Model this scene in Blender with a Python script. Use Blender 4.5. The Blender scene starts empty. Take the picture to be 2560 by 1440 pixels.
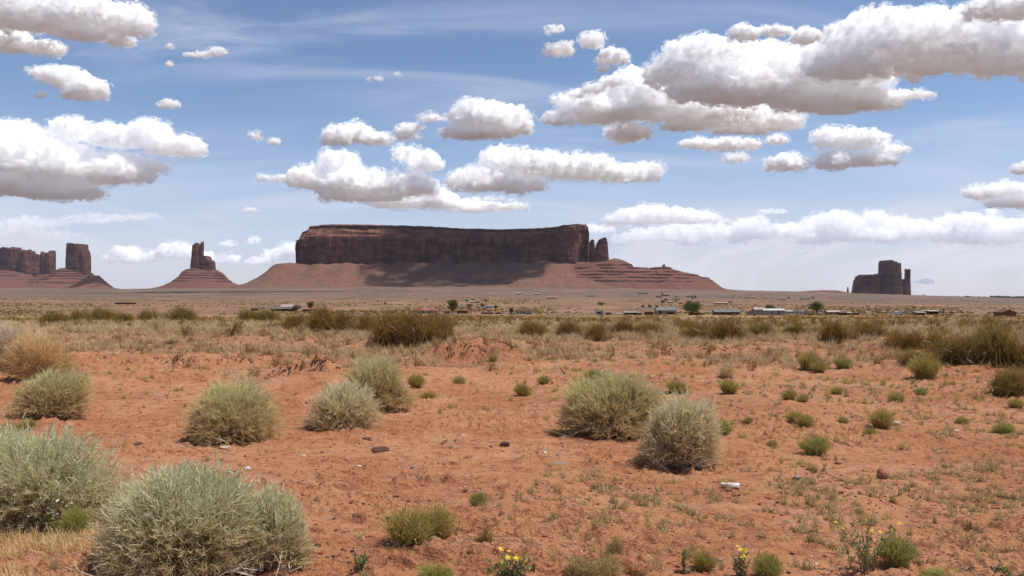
import bpy, math, random
import numpy as np

# ---------------------------------------------------------------- camera, world, sun, exposure
sc = bpy.context.scene
COL = sc.collection
F = 1848.9            # focal length in photo pixels (2560 wide)
CZ = 1.65             # eye height
cam_data = bpy.data.cameras.new("camera"); cam = bpy.data.objects.new("camera", cam_data)
COL.objects.link(cam); sc.camera = cam
cam.location = (0, 0, CZ); cam.rotation_euler = (math.radians(90), 0, 0)
cam_data.sensor_width = 36.0; cam_data.lens = 26.0
cam_data.clip_start = 0.05; cam_data.clip_end = 200000.0

SUN_DIR = np.array([0.40, -0.03, 0.915]); SUN_DIR /= np.linalg.norm(SUN_DIR)
sun_el = math.asin(SUN_DIR[2]); sun_az = math.atan2(SUN_DIR[0], SUN_DIR[1])
sun_data = bpy.data.lights.new("sun", 'SUN'); sun = bpy.data.objects.new("sun", sun_data)
COL.objects.link(sun)
sun_data.energy = 4.6; sun_data.angle = math.radians(0.53); sun_data.color = (1.0, 0.955, 0.88)
from mathutils import Vector
sun.rotation_euler = Vector(SUN_DIR).to_track_quat('Z', 'Y').to_euler()

world = bpy.data.worlds.new("World"); sc.world = world; world.use_nodes = True
wt = world.node_tree; wt.nodes.clear()
def wn(t, **kw):
    n = wt.nodes.new(t)
    for k, v in kw.items(): setattr(n, k, v)
    return n
w_out = wn('ShaderNodeOutputWorld'); w_bg = wn('ShaderNodeBackground')
w_sky = wn('ShaderNodeTexSky', sky_type='NISHITA'); w_sky.sun_disc = False
w_sky.sun_elevation = sun_el; w_sky.sun_rotation = sun_az
w_sky.altitude = 1600; w_sky.air_density = 1.0; w_sky.dust_density = 0.9; w_sky.ozone_density = 3.2
w_bg.inputs['Strength'].default_value = 0.118
# thin high cirrus and the milky layer low over the horizon (part of the sky itself)
w_co = wn('ShaderNodeTexCoord'); w_sep = wn('ShaderNodeSeparateXYZ')
wt.links.new(w_co.outputs['Generated'], w_sep.inputs[0])
def wmath(op, a, b=None, clamp=False):
    n = wn('ShaderNodeMath', operation=op); n.use_clamp = clamp
    for i, v in enumerate((a, b)):
        if v is None: continue
        if isinstance(v, (int, float)): n.inputs[i].default_value = v
        else: wt.links.new(v, n.inputs[i])
    return n.outputs[0]
zc = wmath('MAXIMUM', w_sep.outputs[2], 0.02)
zz = wmath('ADD', zc, 0.12)
cxp = wmath('DIVIDE', w_sep.outputs[0], zz); cyp = wmath('DIVIDE', w_sep.outputs[1], zz)
def wnoise(sx, sy, off, scale, detail, dist=0.0, rough=0.55):
    cmb = wn('ShaderNodeCombineXYZ')
    wt.links.new(wmath('MULTIPLY', cxp, sx), cmb.inputs[0]); wt.links.new(wmath('MULTIPLY', cyp, sy), cmb.inputs[1])
    cmb.inputs[2].default_value = off
    n = wn('ShaderNodeTexNoise'); n.inputs['Scale'].default_value = scale; n.inputs['Detail'].default_value = detail
    n.inputs['Distortion'].default_value = dist; n.inputs['Roughness'].default_value = rough
    wt.links.new(cmb.outputs[0], n.inputs['Vector']); return n.outputs['Fac']
def wramp(v, a, b, lo=0.0, hi=1.0):
    n = wn('ShaderNodeMapRange', interpolation_type='SMOOTHSTEP')
    wt.links.new(v, n.inputs[0])
    for i, q in enumerate((a, b, lo, hi)): n.inputs[i + 1].default_value = q
    return n.outputs[0]
ci = wmath('MULTIPLY', wramp(wnoise(0.55, 1.5, 3.1, 1.0, 7, 0.9, 0.62), 0.42, 0.78), wramp(wnoise(0.5, 0.7, 8.3, 0.8, 2), 0.38, 0.62, 0.15, 1.0))
cirrus = wmath('MULTIPLY', ci, 0.68)
milk = wramp(w_sep.outputs[2], -0.02, 0.25, 0.70, 0.03)
# a bright sheet of far stratus low over the right half of the horizon, thinner at the far left
sheet_n = wramp(wnoise(1.3, 0.30, 5.7, 1.6, 8, 0.5, 0.60), 0.36, 0.62)
sheet_r = wmath('MULTIPLY', wramp(w_sep.outputs[0], 0.00, 0.26), wmath('MULTIPLY', wramp(w_sep.outputs[2], 0.125, 0.070), wramp(w_sep.outputs[2], -0.03, 0.045, 0.45, 1.0)))
sheet_l = wmath('MULTIPLY', wramp(w_sep.outputs[0], -0.30, -0.52, 0.0, 0.6), wmath('MULTIPLY', wramp(w_sep.outputs[2], 0.115, 0.075), wramp(w_sep.outputs[2], 0.0, 0.05)))
sheet = wmath('MULTIPLY', wmath('MAXIMUM', sheet_r, sheet_l), wmath('ADD', wmath('MULTIPLY', sheet_n, 0.72), 0.12))
w_mix1 = wn('ShaderNodeMix', data_type='RGBA'); w_mix2 = wn('ShaderNodeMix', data_type='RGBA')
wt.links.new(milk, w_mix1.inputs[0]); wt.links.new(w_sky.outputs[0], w_mix1.inputs[6]); w_mix1.inputs[7].default_value = (4.9, 4.95, 6.1, 1)
wt.links.new(cirrus, w_mix2.inputs[0]); wt.links.new(w_mix1.outputs[2], w_mix2.inputs[6]); w_mix2.inputs[7].default_value = (5.2, 5.6, 6.8, 1)
w_mix3 = wn('ShaderNodeMix', data_type='RGBA'); wt.links.new(sheet, w_mix3.inputs[0]); wt.links.new(w_mix2.outputs[2], w_mix3.inputs[6]); w_mix3.inputs[7].default_value = (6.2, 6.15, 6.9, 1)
wt.links.new(w_mix3.outputs[2], w_bg.inputs['Color']); wt.links.new(w_bg.outputs[0], w_out.inputs['Surface'])

vs = sc.view_settings
sc.display_settings.display_device = 'sRGB'
vs.view_transform = 'Standard'; vs.look = 'None'; vs.gamma = 1.0; vs.exposure = 0.12; vs.use_curve_mapping = False
cy = sc.cycles if hasattr(sc, 'cycles') else None
sc.render.engine = 'CYCLES'; cy = sc.cycles
cy.max_bounces = 64; cy.diffuse_bounces = 3; cy.glossy_bounces = 2; cy.transmission_bounces = 4
cy.volume_bounces = 64; cy.transparent_max_bounces = 16
cy.sample_clamp_indirect = 8.0; cy.use_denoising = True
cy.caustics_reflective = False; cy.caustics_refractive = False

# ---------------------------------------------------------------- helpers
def hash3(ix, iy, iz, seed):
    h = (ix.astype(np.uint32) * np.uint32(374761393) + iy.astype(np.uint32) * np.uint32(668265263)
         + iz.astype(np.uint32) * np.uint32(2147483647) + np.uint32((seed * 974711 + 12345) & 0xffffffff))
    h = (h ^ (h >> np.uint32(13))) * np.uint32(1274126177)
    h = (h ^ (h >> np.uint32(16))) * np.uint32(2246822519)
    h = h ^ (h >> np.uint32(13))
    return h.astype(np.float32) * np.float32(1.0 / 4294967295.0)
def vnoise(x, y, z=None, seed=0):
    """value noise in 0..1"""
    x = np.asarray(x, np.float32); y = np.asarray(y, np.float32)
    xi = np.floor(x); yi = np.floor(y); fx = x - xi; fy = y - yi
    fx = fx * fx * fx * (fx * (fx * 6 - 15) + 10); fy = fy * fy * fy * (fy * (fy * 6 - 15) + 10)
    xi = xi.astype(np.int64); yi = yi.astype(np.int64)
    if z is None:
        zi = np.zeros_like(xi)
        a = hash3(xi, yi, zi, seed); b = hash3(xi + 1, yi, zi, seed); c = hash3(xi, yi + 1, zi, seed); d = hash3(xi + 1, yi + 1, zi, seed)
        return (a + (b - a) * fx) * (1 - fy) + (c + (d - c) * fx) * fy
    z = np.asarray(z, np.float32); zi = np.floor(z); fz = z - zi; fz = fz * fz * fz * (fz * (fz * 6 - 15) + 10); zi = zi.astype(np.int64)
    out = 0
    for k, wz in ((0, 1 - fz), (1, fz)):
        a = hash3(xi, yi, zi + k, seed); b = hash3(xi + 1, yi, zi + k, seed); c = hash3(xi, yi + 1, zi + k, seed); d = hash3(xi + 1, yi + 1, zi + k, seed)
        out = out + ((a + (b - a) * fx) * (1 - fy) + (c + (d - c) * fx) * fy) * wz
    return out
def fbm(x, y, z=None, seed=0, octv=4, gain=0.5, ridged=False):
    """-1..1 roughly"""
    s = 0; a = 1.0; t = 0.0; f = 1.0
    for o in range(octv):
        n = vnoise(x * f, y * f, None if z is None else z * f, seed + o * 17) * 2 - 1
        if ridged: n = 1 - 2 * np.abs(n)
        s = s + n * a; t += a; a *= gain; f *= 2.03
    return s / t
def sstep(a, b, x):
    t = np.clip((x - a) / (b - a), 0, 1); return t * t * (3 - 2 * t)

def mesh_np(name, V, faces=None, quads=None, tris=None, smooth=False, attrs=None, mats=(), mat_idx=None):
    """faces as arrays: quads (n,4) and/or tris (n,3)"""
    me = bpy.data.meshes.new(name)
    V = np.asarray(V, np.float32).reshape(-1, 3)
    loops = []; starts = []; tot = 0
    if quads is not None and len(quads):
        q = np.asarray(quads, np.int32); loops.append(q.ravel()); starts.append(np.arange(len(q), dtype=np.int32) * 4 + tot); tot += q.size
    if tris is not None and len(tris):
        t = np.asarray(tris, np.int32); loops.append(t.ravel()); starts.append(np.arange(len(t), dtype=np.int32) * 3 + tot); tot += t.size
    loops = np.concatenate(loops); starts = np.concatenate(starts)
    me.vertices.add(len(V)); me.vertices.foreach_set('co', V.ravel())
    me.loops.add(len(loops)); me.loops.foreach_set('vertex_index', loops)
    me.polygons.add(len(starts)); me.polygons.foreach_set('loop_start', starts)
    for m in mats: me.materials.append(m)
    if mat_idx is not None: me.polygons.foreach_set('material_index', np.asarray(mat_idx, np.int32))
    me.update(calc_edges=True)
    me.polygons.foreach_set('use_smooth', np.full(len(starts), smooth, bool))
    if attrs:
        for k, v in attrs.items():
            a = me.attributes.new(k, 'FLOAT', 'POINT'); a.data.foreach_set('value', np.asarray(v, np.float32).ravel())
    me.validate(); return me
def link(name, me, parent=None, loc=None, rotz=0.0):
    o = bpy.data.objects.new(name, me); COL.objects.link(o)
    if parent is not None: o.parent = parent
    if loc is not None: o.location = tuple(float(c) for c in loc)
    o.rotation_euler = (0, 0, rotz); return o
def tag(o, label=None, cat=None, group=None, kind=None):
    if label: o['label'] = label
    if cat: o['category'] = cat
    if group: o['group'] = group
    if kind: o['kind'] = kind
    return o
def thing(name, label, cat, loc=(0, 0, 0), rotz=0.0, group=None):
    o = bpy.data.objects.new(name, None); COL.objects.link(o); o.empty_display_size = 0.1
    o.location = tuple(float(c) for c in loc); o.rotation_euler = (0, 0, rotz)
    return tag(o, label, cat, group)
def grid_quads(nr, nc, wrap=False):
    r = np.arange(nr - 1)[:, None]; c = np.arange(nc if wrap else nc - 1)[None, :]
    a = r * nc + c; b = r * nc + (c + 1) % nc
    return np.stack([a, b, b + nc, a + nc], -1).reshape(-1, 4)

# ---------------------------------------------------------------- materials
class NT:
    def __init__(self, name):
        self.m = bpy.data.materials.new(name); self.m.use_nodes = True
        self.t = self.m.node_tree; self.t.nodes.clear()
        self.out = self.n('ShaderNodeOutputMaterial')
    def n(self, typ, **kw):
        x = self.t.nodes.new(typ)
        for k, v in kw.items(): setattr(x, k, v)
        return x
    def put(self, sock, v):
        if isinstance(v, bpy.types.NodeSocket): self.t.links.new(v, sock)
        elif isinstance(v, tuple) and len(v) == 3 and sock.type == 'RGBA': sock.default_value = (*v, 1)
        else: sock.default_value = v
    def math(self, op, a, b=0.0, clamp=False):
        x = self.n('ShaderNodeMath', operation=op); x.use_clamp = clamp; self.put(x.inputs[0], a); self.put(x.inputs[1], b); return x.outputs[0]
    def coord(self, which='Object', scale=None):
        o = self.n('ShaderNodeTexCoord').outputs[which]
        if which == 'Pos': pass
        if scale is None: return o
        mp = self.n('ShaderNodeMapping'); self.put(mp.inputs['Vector'], o); mp.inputs['Scale'].default_value = scale; return mp.outputs[0]
    def noise(self, vec, scale, detail=4, rough=0.55, dist=0.0, lo=None, hi=None):
        x = self.n('ShaderNodeTexNoise'); self.put(x.inputs['Vector'], vec); x.inputs['Scale'].default_value = scale
        x.inputs['Detail'].default_value = detail; x.inputs['Roughness'].default_value = rough; x.inputs['Distortion'].default_value = dist
        return x.outputs['Fac'] if lo is None else self.ramp(x.outputs['Fac'], lo, hi)
    def ramp(self, v, a, b, lo=0.0, hi=1.0):
        x = self.n('ShaderNodeMapRange', interpolation_type='SMOOTHSTEP'); self.put(x.inputs[0], v)
        for i, q in enumerate((a, b, lo, hi)): x.inputs[i + 1].default_value = q
        return x.outputs[0]
    def mix(self, f, a, b, mode='MIX'):
        x = self.n('ShaderNodeMix', data_type='RGBA', blend_type=mode); self.put(x.inputs[0], f); self.put(x.inputs[6], a); self.put(x.inputs[7], b); return x.outputs[2]
    def attr(self, name):
        x = self.n('ShaderNodeAttribute'); x.attribute_name = name; return x.outputs['Fac']
    def bump(self, h, dist=0.02, strength=1.0):
        x = self.n('ShaderNodeBump'); self.put(x.inputs['Height'], h); x.inputs['Distance'].default_value = dist; x.inputs['Strength'].default_value = strength; return x.outputs[0]
    def bsdf(self, col, rough=0.9, normal=None, spec=0.2, metal=0.0):
        p = self.n('ShaderNodeBsdfPrincipled'); self.put(p.inputs['Base Color'], col); self.put(p.inputs['Roughness'], rough)
        p.inputs['Specular IOR Level'].default_value = spec; p.inputs['Metallic'].default_value = metal
        if normal is not None: self.put(p.inputs['Normal'], normal)
        return p.outputs[0]
    def done(self, shader, disp=None):
        self.t.links.new(shader, self.out.inputs['Surface']); return self.m
# ---------------------------------------------------------------- the lie of the land
CREST_PX = np.array([-1500, -400, 0, 300, 600, 900, 1300, 1750, 2000, 2120, 2280, 2400, 2560, 3000, 4000.])
CREST_ROW = np.array([720, 719, 719, 723, 719, 717, 717, 724, 729, 733, 738, 741, 745, 750, 752.])
LD = np.log(np.array([0.5, 26, 40, 70, 120, 250, 420.]))
LR = np.array([0, 0, 0.40, 1.55, 3.4, 7.8, 13.4])      # drop below the near ground (m)
MOUNDS = [  # x, y, rx, ry, height : hummocks held by the shrubs and banks
    (-2.3, 20.5, 2.6, 1.6, 0.34), (-9.5, 15.0, 3.0, 2.2, 0.32), (7.0, 19.5, 3.0, 1.5, 0.22), (3.0, 21.5, 3.4, 1.5, 0.18),
    (10.5, 15.5, 2.6, 2.6, 0.55), (8.2, 14.2, 1.2, 0.9, 0.20), (11.0, 19.5, 3.0, 2.0, 0.35), (-6.5, 22.0, 4.0, 1.6, 0.25),
    (-3.4, 12.4, 1.0, 0.55, 0.22), (1.5, 12.0, 0.9, 0.7, 0.10), (-1.0, 16.6, 1.3, 0.7, 0.12), (-4.5, 16.0, 1.6, 1.0, 0.14)]
PITS = [(-3.1, 11.6, 0.55, 0.3, -0.14), (-0.95, 15.7, 1.0, 0.28, -0.17), (6.6, 13.4, 1.3, 1.0, -0.06), (-5.3, 13.2, 1.2, 0.8, -0.08), (9.3, 17.2, 0.9, 0.5, -0.15)]
BANKS = [(-1.0, 16.4, 1.1, 0.30, 2.6), (-0.3, 16.9, 0.8, 0.20, 2.2), (-3.55, 12.7, 0.75, 0.28, 1.8), (-6.0, 14.4, 1.8, 0.16, 3.0), (9.2, 16.7, 1.0, 0.34, 2.6), (1.6, 12.6, 0.8, 0.12, 1.4), (4.6, 18.2, 1.6, 0.18, 2.4)]
def H(x, y, micro=False):
    x = np.asarray(x, np.float64); y = np.asarray(y, np.float64)
    yy = np.maximum(y, 0.5)
    px = np.clip(1280 + F * x / np.maximum(y, 3.0), -1500, 4000)
    ld = np.log(yy)
    z_near = -np.interp(ld, LD, LR)
    crest = np.interp(px, CREST_PX, CREST_ROW)
    g = np.interp(ld, np.log([420, 700, 1100, 1800, 3000, 4000.]), [0, .27, .47, .68, .88, 1.0])
    row = 785.6 + (crest - 785.6) * g
    z_far = CZ - yy * (row - 720) / F
    z_beyond = CZ - yy * (crest + 3.0 * sstep(4000, 8000, yy) - 720) / F
    z = np.where(yy < 420, z_near, np.where(yy < 4000, z_far, z_beyond))
    near = 1 - sstep(40, 160, yy)
    r = fbm(x / 5.0, y / 5.0, seed=3, octv=3) * 0.13 * near + fbm(x / 1.3, y / 1.3, seed=9, octv=3) * 0.035 * near
    for (mx, my, rx, ry, h) in MOUNDS + PITS:
        q = ((x - mx) / rx) ** 2 + ((y - my) / ry) ** 2
        r = r + h * np.exp(-q * 1.3) * (1 + 0.35 * fbm(x / 0.5, y / 0.5, seed=21, octv=2))
    mid = sstep(60, 200, yy)
    r = r + fbm(x / 60., y / 60., seed=5, octv=3) * 0.5 * mid * (1 - sstep(1500, 4000, yy)) * np.clip(yy / 400, 0.3, 3)
    r = r + fbm(x / 260., y / 260., seed=6, octv=3) * 2.4 * sstep(500, 2500, yy) + fbm(x / 70., y / 200., seed=8, octv=3) * 1.6 * sstep(2000, 3500, yy)
    for (cx, cyy, ln, hh, back) in BANKS:
        q = y - cyy - 0.22 * fbm(x / 0.6, y / 3, seed=25, octv=3)
        r = r + hh * np.exp(-np.abs((x - cx) / ln) ** 3) * sstep(-0.05, 0.07, q) * (1 - sstep(0.3, back, q))
    return z + r
def Hs(x, y): return float(H(np.array([x]), np.array([y]))[0])
_SC = np.exp(np.linspace(math.log(2.5), math.log(4200), 2600))
def ground_at(px, row):
    """the point of the land seen at (px,row): first hit of that sight line"""
    x = (px - 1280) / F * _SC; zr = CZ - _SC * (row - 720) / F
    hit = np.nonzero(H(x, _SC) >= zr)[0]
    i = hit[0] if len(hit) else len(_SC) - 1
    y = _SC[i]
    if 0 < i:
        a, b = _SC[i - 1], _SC[i]
        for _ in range(18):
            m = (a + b) / 2
            if Hs((px - 1280) / F * m, m) >= CZ - m * (row - 720) / F: b = m
            else: a = m
        y = b
    return (px - 1280) / F * y, y
def X(px, d): return (px - 1280) / F * d
def Z(row, d): return CZ - d * (row - 720) / F

# ground sheet
def build_ground():
    rows = np.concatenate([np.linspace(-40, 1.0, 14), np.linspace(1.5, 3.9, 10),
        F * CZ / (np.linspace(1455, 860, 400) - 720), np.exp(np.linspace(math.log(21.95), math.log(70), 130)),
        np.exp(np.linspace(math.log(71.5), math.log(4000), 220)), np.exp(np.linspace(math.log(4150), math.log(16000), 30))])
    rows = np.unique(rows)
    pc = np.concatenate([np.linspace(-9000, -3300, 14), np.linspace(-3200, -320, 90), np.linspace(-300, 2860, 1300), np.linspace(2880, 5760, 90), np.linspace(5860, 11500, 14)])
    w = np.sqrt(np.maximum(rows, 0) ** 2 + 4.0)
    YY = np.repeat(rows[:, None], len(pc), 1); XX = (pc[None, :] - 1280) / F * w[:, None]
    ZZ = H(XX, YY)
    nr = (YY > 2) & (YY < 45) & (np.abs(XX) < 45)
    x, y = XX[nr], YY[nr]
    far = 1 - sstep(25, 45, y)
    n1 = fbm(x / 0.34, y / 0.34, seed=31, octv=3); n2 = fbm(x / 0.11, y / 0.08, seed=41, octv=3)
    patch = sstep(-0.15, 0.35, fbm(x / 1.7, y / 1.2, seed=51, octv=3))
    crust = np.maximum(0, fbm(x / 0.22, y / 0.10, seed=61, octv=3, ridged=True) - 0.25)
    ZZ[nr] += (n1 * 0.013 + n2 * 0.014 + crust * 0.085 * (0.25 + patch)) * far
    V = np.stack([XX, YY, ZZ], -1).reshape(-1, 3)
    me = mesh_np('ground', V, quads=grid_quads(len(rows), len(pc)), smooth=True, mats=[ground_mat()])
    o = link('ground', me); tag(o, kind='structure'); o['label'] = 'red sandy desert ground running to the horizon'
def ground_mat():
    t = NT('desert_ground')
    pos = t.n('ShaderNodeNewGeometry').outputs['Position']
    sep = t.n('ShaderNodeSeparateXYZ'); t.put(sep.inputs[0], pos); Y = sep.outputs[1]
    def sc_(s):
        mp = t.n('ShaderNodeMapping'); t.put(mp.inputs['Vector'], pos); mp.inputs['Scale'].default_value = s; return mp.outputs[0]
    # near: red sand with crust, clods and litter, crust shadows put into the colour
    sand = t.mix(t.noise(pos, 0.5, 4, lo=0.35, hi=0.65), (0.385, 0.164, 0.080), (0.475, 0.230, 0.120))
    sand = t.mix(t.noise(sc_((1, 1.8, 1)), 5.0, 6, 0.65, lo=0.46, hi=0.72), sand, (0.240, 0.092, 0.046))
    sand = t.mix(t.math('MULTIPLY', t.noise(sc_((1, 1.6, 1)), 22.0, 4, 0.6, lo=0.58, hi=0.68), 0.75), sand, (0.135, 0.052, 0.032))
    sand = t.mix(t.math('MULTIPLY', t.noise(pos, 60.0, 3, 0.6, lo=0.60, hi=0.70), 0.6), sand, (0.56, 0.30, 0.19))
    sand = t.mix(t.math('MULTIPLY', t.noise(sc_((0.35, 1.6, 1)), 1.3, 6, 0.65, 1.2, lo=0.53, hi=0.64), 0.75), sand, (0.47, 0.245, 0.140))
    sand = t.mix(t.math('MULTIPLY', t.noise(sc_((0.6, 2.6, 1)), 7.0, 5, 0.7, lo=0.60, hi=0.66), 0.8), sand, (0.165, 0.058, 0.034))  # thin dark streaks: small shadows along crust edges, put into the colour
    litter = t.math('MULTIPLY', t.noise(sc_((1, 1.5, 1)), 1.1, 5, 0.6, lo=0.42, hi=0.62), t.ramp(Y, 13.0, 22.0))
    sand = t.mix(t.math('MULTIPLY', litter, 0.75), sand, t.mix(t.noise(pos, 40.0, 3), (0.22, 0.125, 0.07), (0.36, 0.24, 0.15)))
    # beyond the rise: dry grass and low brush, sand between
    fld = t.mix(t.noise(sc_((1, 0.55, 1)), 0.16, 6, 0.65, lo=0.42, hi=0.60), (0.300, 0.185, 0.085), (0.150, 0.102, 0.046))
    fld = t.mix(t.noise(sc_((1, 0.4, 1)), 0.05, 5, 0.6, lo=0.52, hi=0.66), fld, (0.40, 0.225, 0.12))
    # plain
    pl = t.mix(t.noise(sc_((1, 0.35, 1)), 0.020, 8, 0.68, lo=0.40, hi=0.62), (0.255, 0.146, 0.084), (0.155, 0.094, 0.056))
    pl = t.mix(t.noise(sc_((0.6, 0.5, 1)), 0.008, 6, 0.6, lo=0.56, hi=0.70), pl, (0.37, 0.20, 0.125))
    pl = t.mix(t.math('MULTIPLY', t.noise(sc_((1, 0.5, 1)), 0.11, 4, 0.7, lo=0.52, hi=0.66), 0.7), pl, (0.085, 0.066, 0.044))
    fp = t.mix(t.noise(sc_((1, 0.4, 1)), 0.006, 7, 0.66, lo=0.38, hi=0.64), (0.185, 0.118, 0.086), (0.120, 0.084, 0.063))
    fp = t.mix(t.noise(sc_((0.5, 0.4, 1)), 0.0035, 6, 0.6, lo=0.60, hi=0.72), fp, (0.30, 0.185, 0.13))
    fp = t.mix(t.math('MULTIPLY', t.noise(pos, 0.03, 5, 0.7, lo=0.55, hi=0.68), 0.6), fp, (0.065, 0.052, 0.042))
    wob = t.math('ADD', Y, t.math('MULTIPLY', t.math('SUBTRACT', t.noise(pos, 0.12, 4), 0.5), 30.0))
    wob2 = t.math('ADD', Y, t.math('MULTIPLY', t.math('SUBTRACT', t.noise(pos, 0.01, 4), 0.5), 300.0))
    wob3 = t.math('ADD', Y, t.math('MULTIPLY', t.math('SUBTRACT', t.noise(pos, 0.003, 4), 0.5), 1200.0))
    c = t.mix(t.ramp(wob, 24, 42), sand, fld)
    c = t.mix(t.ramp(wob2, 260, 420), c, pl)
    c = t.mix(t.ramp(wob3, 1000, 1900), c, fp)
    near = t.ramp(Y, 20, 60, 1.0, 0.0)
    h = t.math('ADD', t.math('MULTIPLY', t.noise(sc_((1, 1.5, 1)), 14.0, 5, 0.65), 0.6), t.math('MULTIPLY', t.noise(pos, 70.0, 3, 0.6), 0.35))
    bmp = t.n('ShaderNodeBump'); t.put(bmp.inputs['Height'], h); t.put(bmp.inputs['Strength'], near); bmp.inputs['Distance'].default_value = 0.06
    return t.done(t.bsdf(c, 0.95, bmp.outputs[0], 0.08))
build_ground()
# ---------------------------------------------------------------- mesas, buttes and spires
def cliff_mat(name, base, dark, lite, zt, sc=1.0):
    t = NT(name)
    pos = t.n('ShaderNodeNewGeometry').outputs['Position']
    def s3(s):
        mp = t.n('ShaderNodeMapping'); t.put(mp.inputs['Vector'], pos); mp.inputs['Scale'].default_value = s; return mp.outputs[0]
    c = t.mix(t.noise(s3((1, 1, 3.0)), 0.012 * sc, 6, 0.6, lo=0.35, hi=0.65), base, lite)
    c = t.mix(t.math('MULTIPLY', t.noise(s3((1, 1, 0.10)), 0.035 * sc, 6, 0.65, lo=0.47, hi=0.66), 0.70), c, dark)      # desert varnish streaks
    c = t.mix(t.math('MULTIPLY', t.noise(s3((0.08, 0.08, 1)), 0.05 * sc, 5, 0.6, lo=0.50, hi=0.62), 0.45), c, dark)     # beds
    h = t.math('ADD', t.noise(s3((1, 1, 0.12)), 0.05 * sc, 5, 0.6), t.math('MULTIPLY', t.noise(s3((.15, .15, 1)), 0.07 * sc, 5, 0.6), 0.7))
    return t.done(t.bsdf(c, 0.95, t.bump(h, 9.0 / sc, 0.8), 0.05))
M_CLIFF = cliff_mat('sandstone_cliff', (0.122, 0.050, 0.038), (0.046, 0.023, 0.022), (0.235, 0.108, 0.072), 0)
M_BUTTE = cliff_mat('butte_sandstone', (0.105, 0.045, 0.035), (0.044, 0.023, 0.022), (0.165, 0.074, 0.053), 0, 0.7)
def talus_mat(name, a, b, c_, riser_shade):
    t = NT(name)
    g = t.n('ShaderNodeNewGeometry'); pos = g.outputs['Position']
    def s3(s):
        mp = t.n('ShaderNodeMapping'); t.put(mp.inputs['Vector'], pos); mp.inputs['Scale'].default_value = s; return mp.outputs[0]
    sep = t.n('ShaderNodeSeparateXYZ'); t.put(sep.inputs[0], g.outputs['True Normal'])
    c = t.mix(t.noise(s3((1, 1, 1)), 0.006, 6, 0.65, lo=0.38, hi=0.62), a, b)
    c = t.mix(t.noise(s3((1, 1, 2)), 0.018, 6, 0.7, lo=0.48, hi=0.66), c, c_)
    c = t.mix(t.math('MULTIPLY', t.noise(pos, 0.09, 4, 0.7, lo=0.56, hi=0.66), 0.6), c, (0.075, 0.050, 0.038))          # brush and boulders
    c = t.mix(t.ramp(sep.outputs[2], 0.84, 0.66), c, riser_shade)  # steep risers darkened: shade of the hard beds put into the colour
    h = t.math('ADD', t.noise(pos, 0.04, 6, 0.7), t.noise(s3((.2, .2, 1)), 0.08, 5, 0.6))
    return t.done(t.bsdf(c, 0.95, t.bump(h, 7.0, 0.8), 0.05))
M_TALUS = talus_mat('talus_rubble', (0.185, 0.094, 0.066), (0.140, 0.085, 0.063), (0.150, 0.066, 0.047), (0.085, 0.042, 0.032))
M_REDTALUS = talus_mat('red_shale_slope', (0.165, 0.070, 0.053), (0.145, 0.070, 0.055), (0.125, 0.056, 0.043), (0.055, 0.027, 0.024))

def prism(profile, d, px_rows, depth, seed, top=None, nz=40, ns=220, rough=1.0, flute=1.0, lean=0.04, y_off=0.0, power=3.0):
    """A rock body with a skyline: profile = [(px,row)...] left to right along the top, px_rows=(left base px, right base px, base row).
    Returns V, quads in world space; plan is a superellipse, sides are fluted and bedded."""
    P = np.array(profile, float); xl, xr, rb = px_rows; pxm = d / F
    x0, x1 = P[0, 0], P[-1, 0]
    th = np.linspace(0, 2 * math.pi, ns, endpoint=False)
    c, s = np.cos(th), np.sin(th)
    sx = np.sign(c) * np.abs(c) ** (2 / power); sy = np.sign(s) * np.abs(s) ** (2 / power)
    xt = (x0 + x1) / 2 + (x1 - x0) / 2 * sx; xb = (xl + xr) / 2 + (xr - xl) / 2 * sx
    rt = np.interp(xt, P[:, 0], P[:, 1])
    t = np.linspace(0, 1, nz)[:, None]
    px = xb[None] + (xt - xb)[None] * t; row = rb + (rt[None] - rb) * t
    Xw = (px - 1280) * pxm; Zw = CZ - (row - 720) * pxm
    Yw = d + y_off + sy[None] * depth / 2 * (1 - lean * t)
    u = th[None] * (x1 - x0 + depth / pxm) / 4
    L = pxm * 1.0
    f1 = fbm(u / 7.0 + 0 * t, 0 * u + t * 1.2, seed=seed, octv=4, gain=0.6, ridged=True)
    f2 = fbm(u / 28.0 + 0 * t, t * 1.0 + 0 * u, seed=seed + 5, octv=3)
    bed = fbm(0 * u + t * (rb - rt.min()) / 7.0, u / 60.0 + 0 * t, seed=seed + 9, octv=3)
    disp = (f1 * 1.1 * flute + f2 * 1.5 * flute + bed * 0.7 * rough - 0.9) * L
    nx, ny = c[None] + 0 * t, s[None] + 0 * t
    Xw = Xw + nx * disp; Yw = Yw + ny * disp
    Zw = Zw + fbm(u / 5.0 + 0 * t, 3.3 + 0 * t, seed=seed + 3, octv=3) * t ** 6 * 3.6 * rough * L
    V = [np.stack([Xw, Yw, Zw], -1).reshape(-1, 3)]; Q = [grid_quads(nz, ns, True)]
    # cap: shrink to the spine
    nc = 10; top_x, top_y, top_z = Xw[-1], Yw[-1], Zw[-1]
    k = np.linspace(0, 1, nc)[1:, None]
    cx = top_x[None] * 1.0 + 0 * k; cyy = d + y_off + (top_y[None] - d - y_off) * (1 - k); cz = top_z[None] + 0 * k
    cx = top_x[None] + (np.mean(top_x) - top_x[None]) * 0.04 * k
    cz = cz + (fbm(cx / (6 * L), cyy / (6 * L), seed=seed + 2, octv=3) * 1.2 * L) * k
    V.append(np.stack([cx, cyy, cz], -1).reshape(-1, 3)); n0 = (nz - 1) * ns
    Q.append(grid_quads(nc, ns, True) + n0)
    return np.concatenate(V), np.concatenate(Q)
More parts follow.
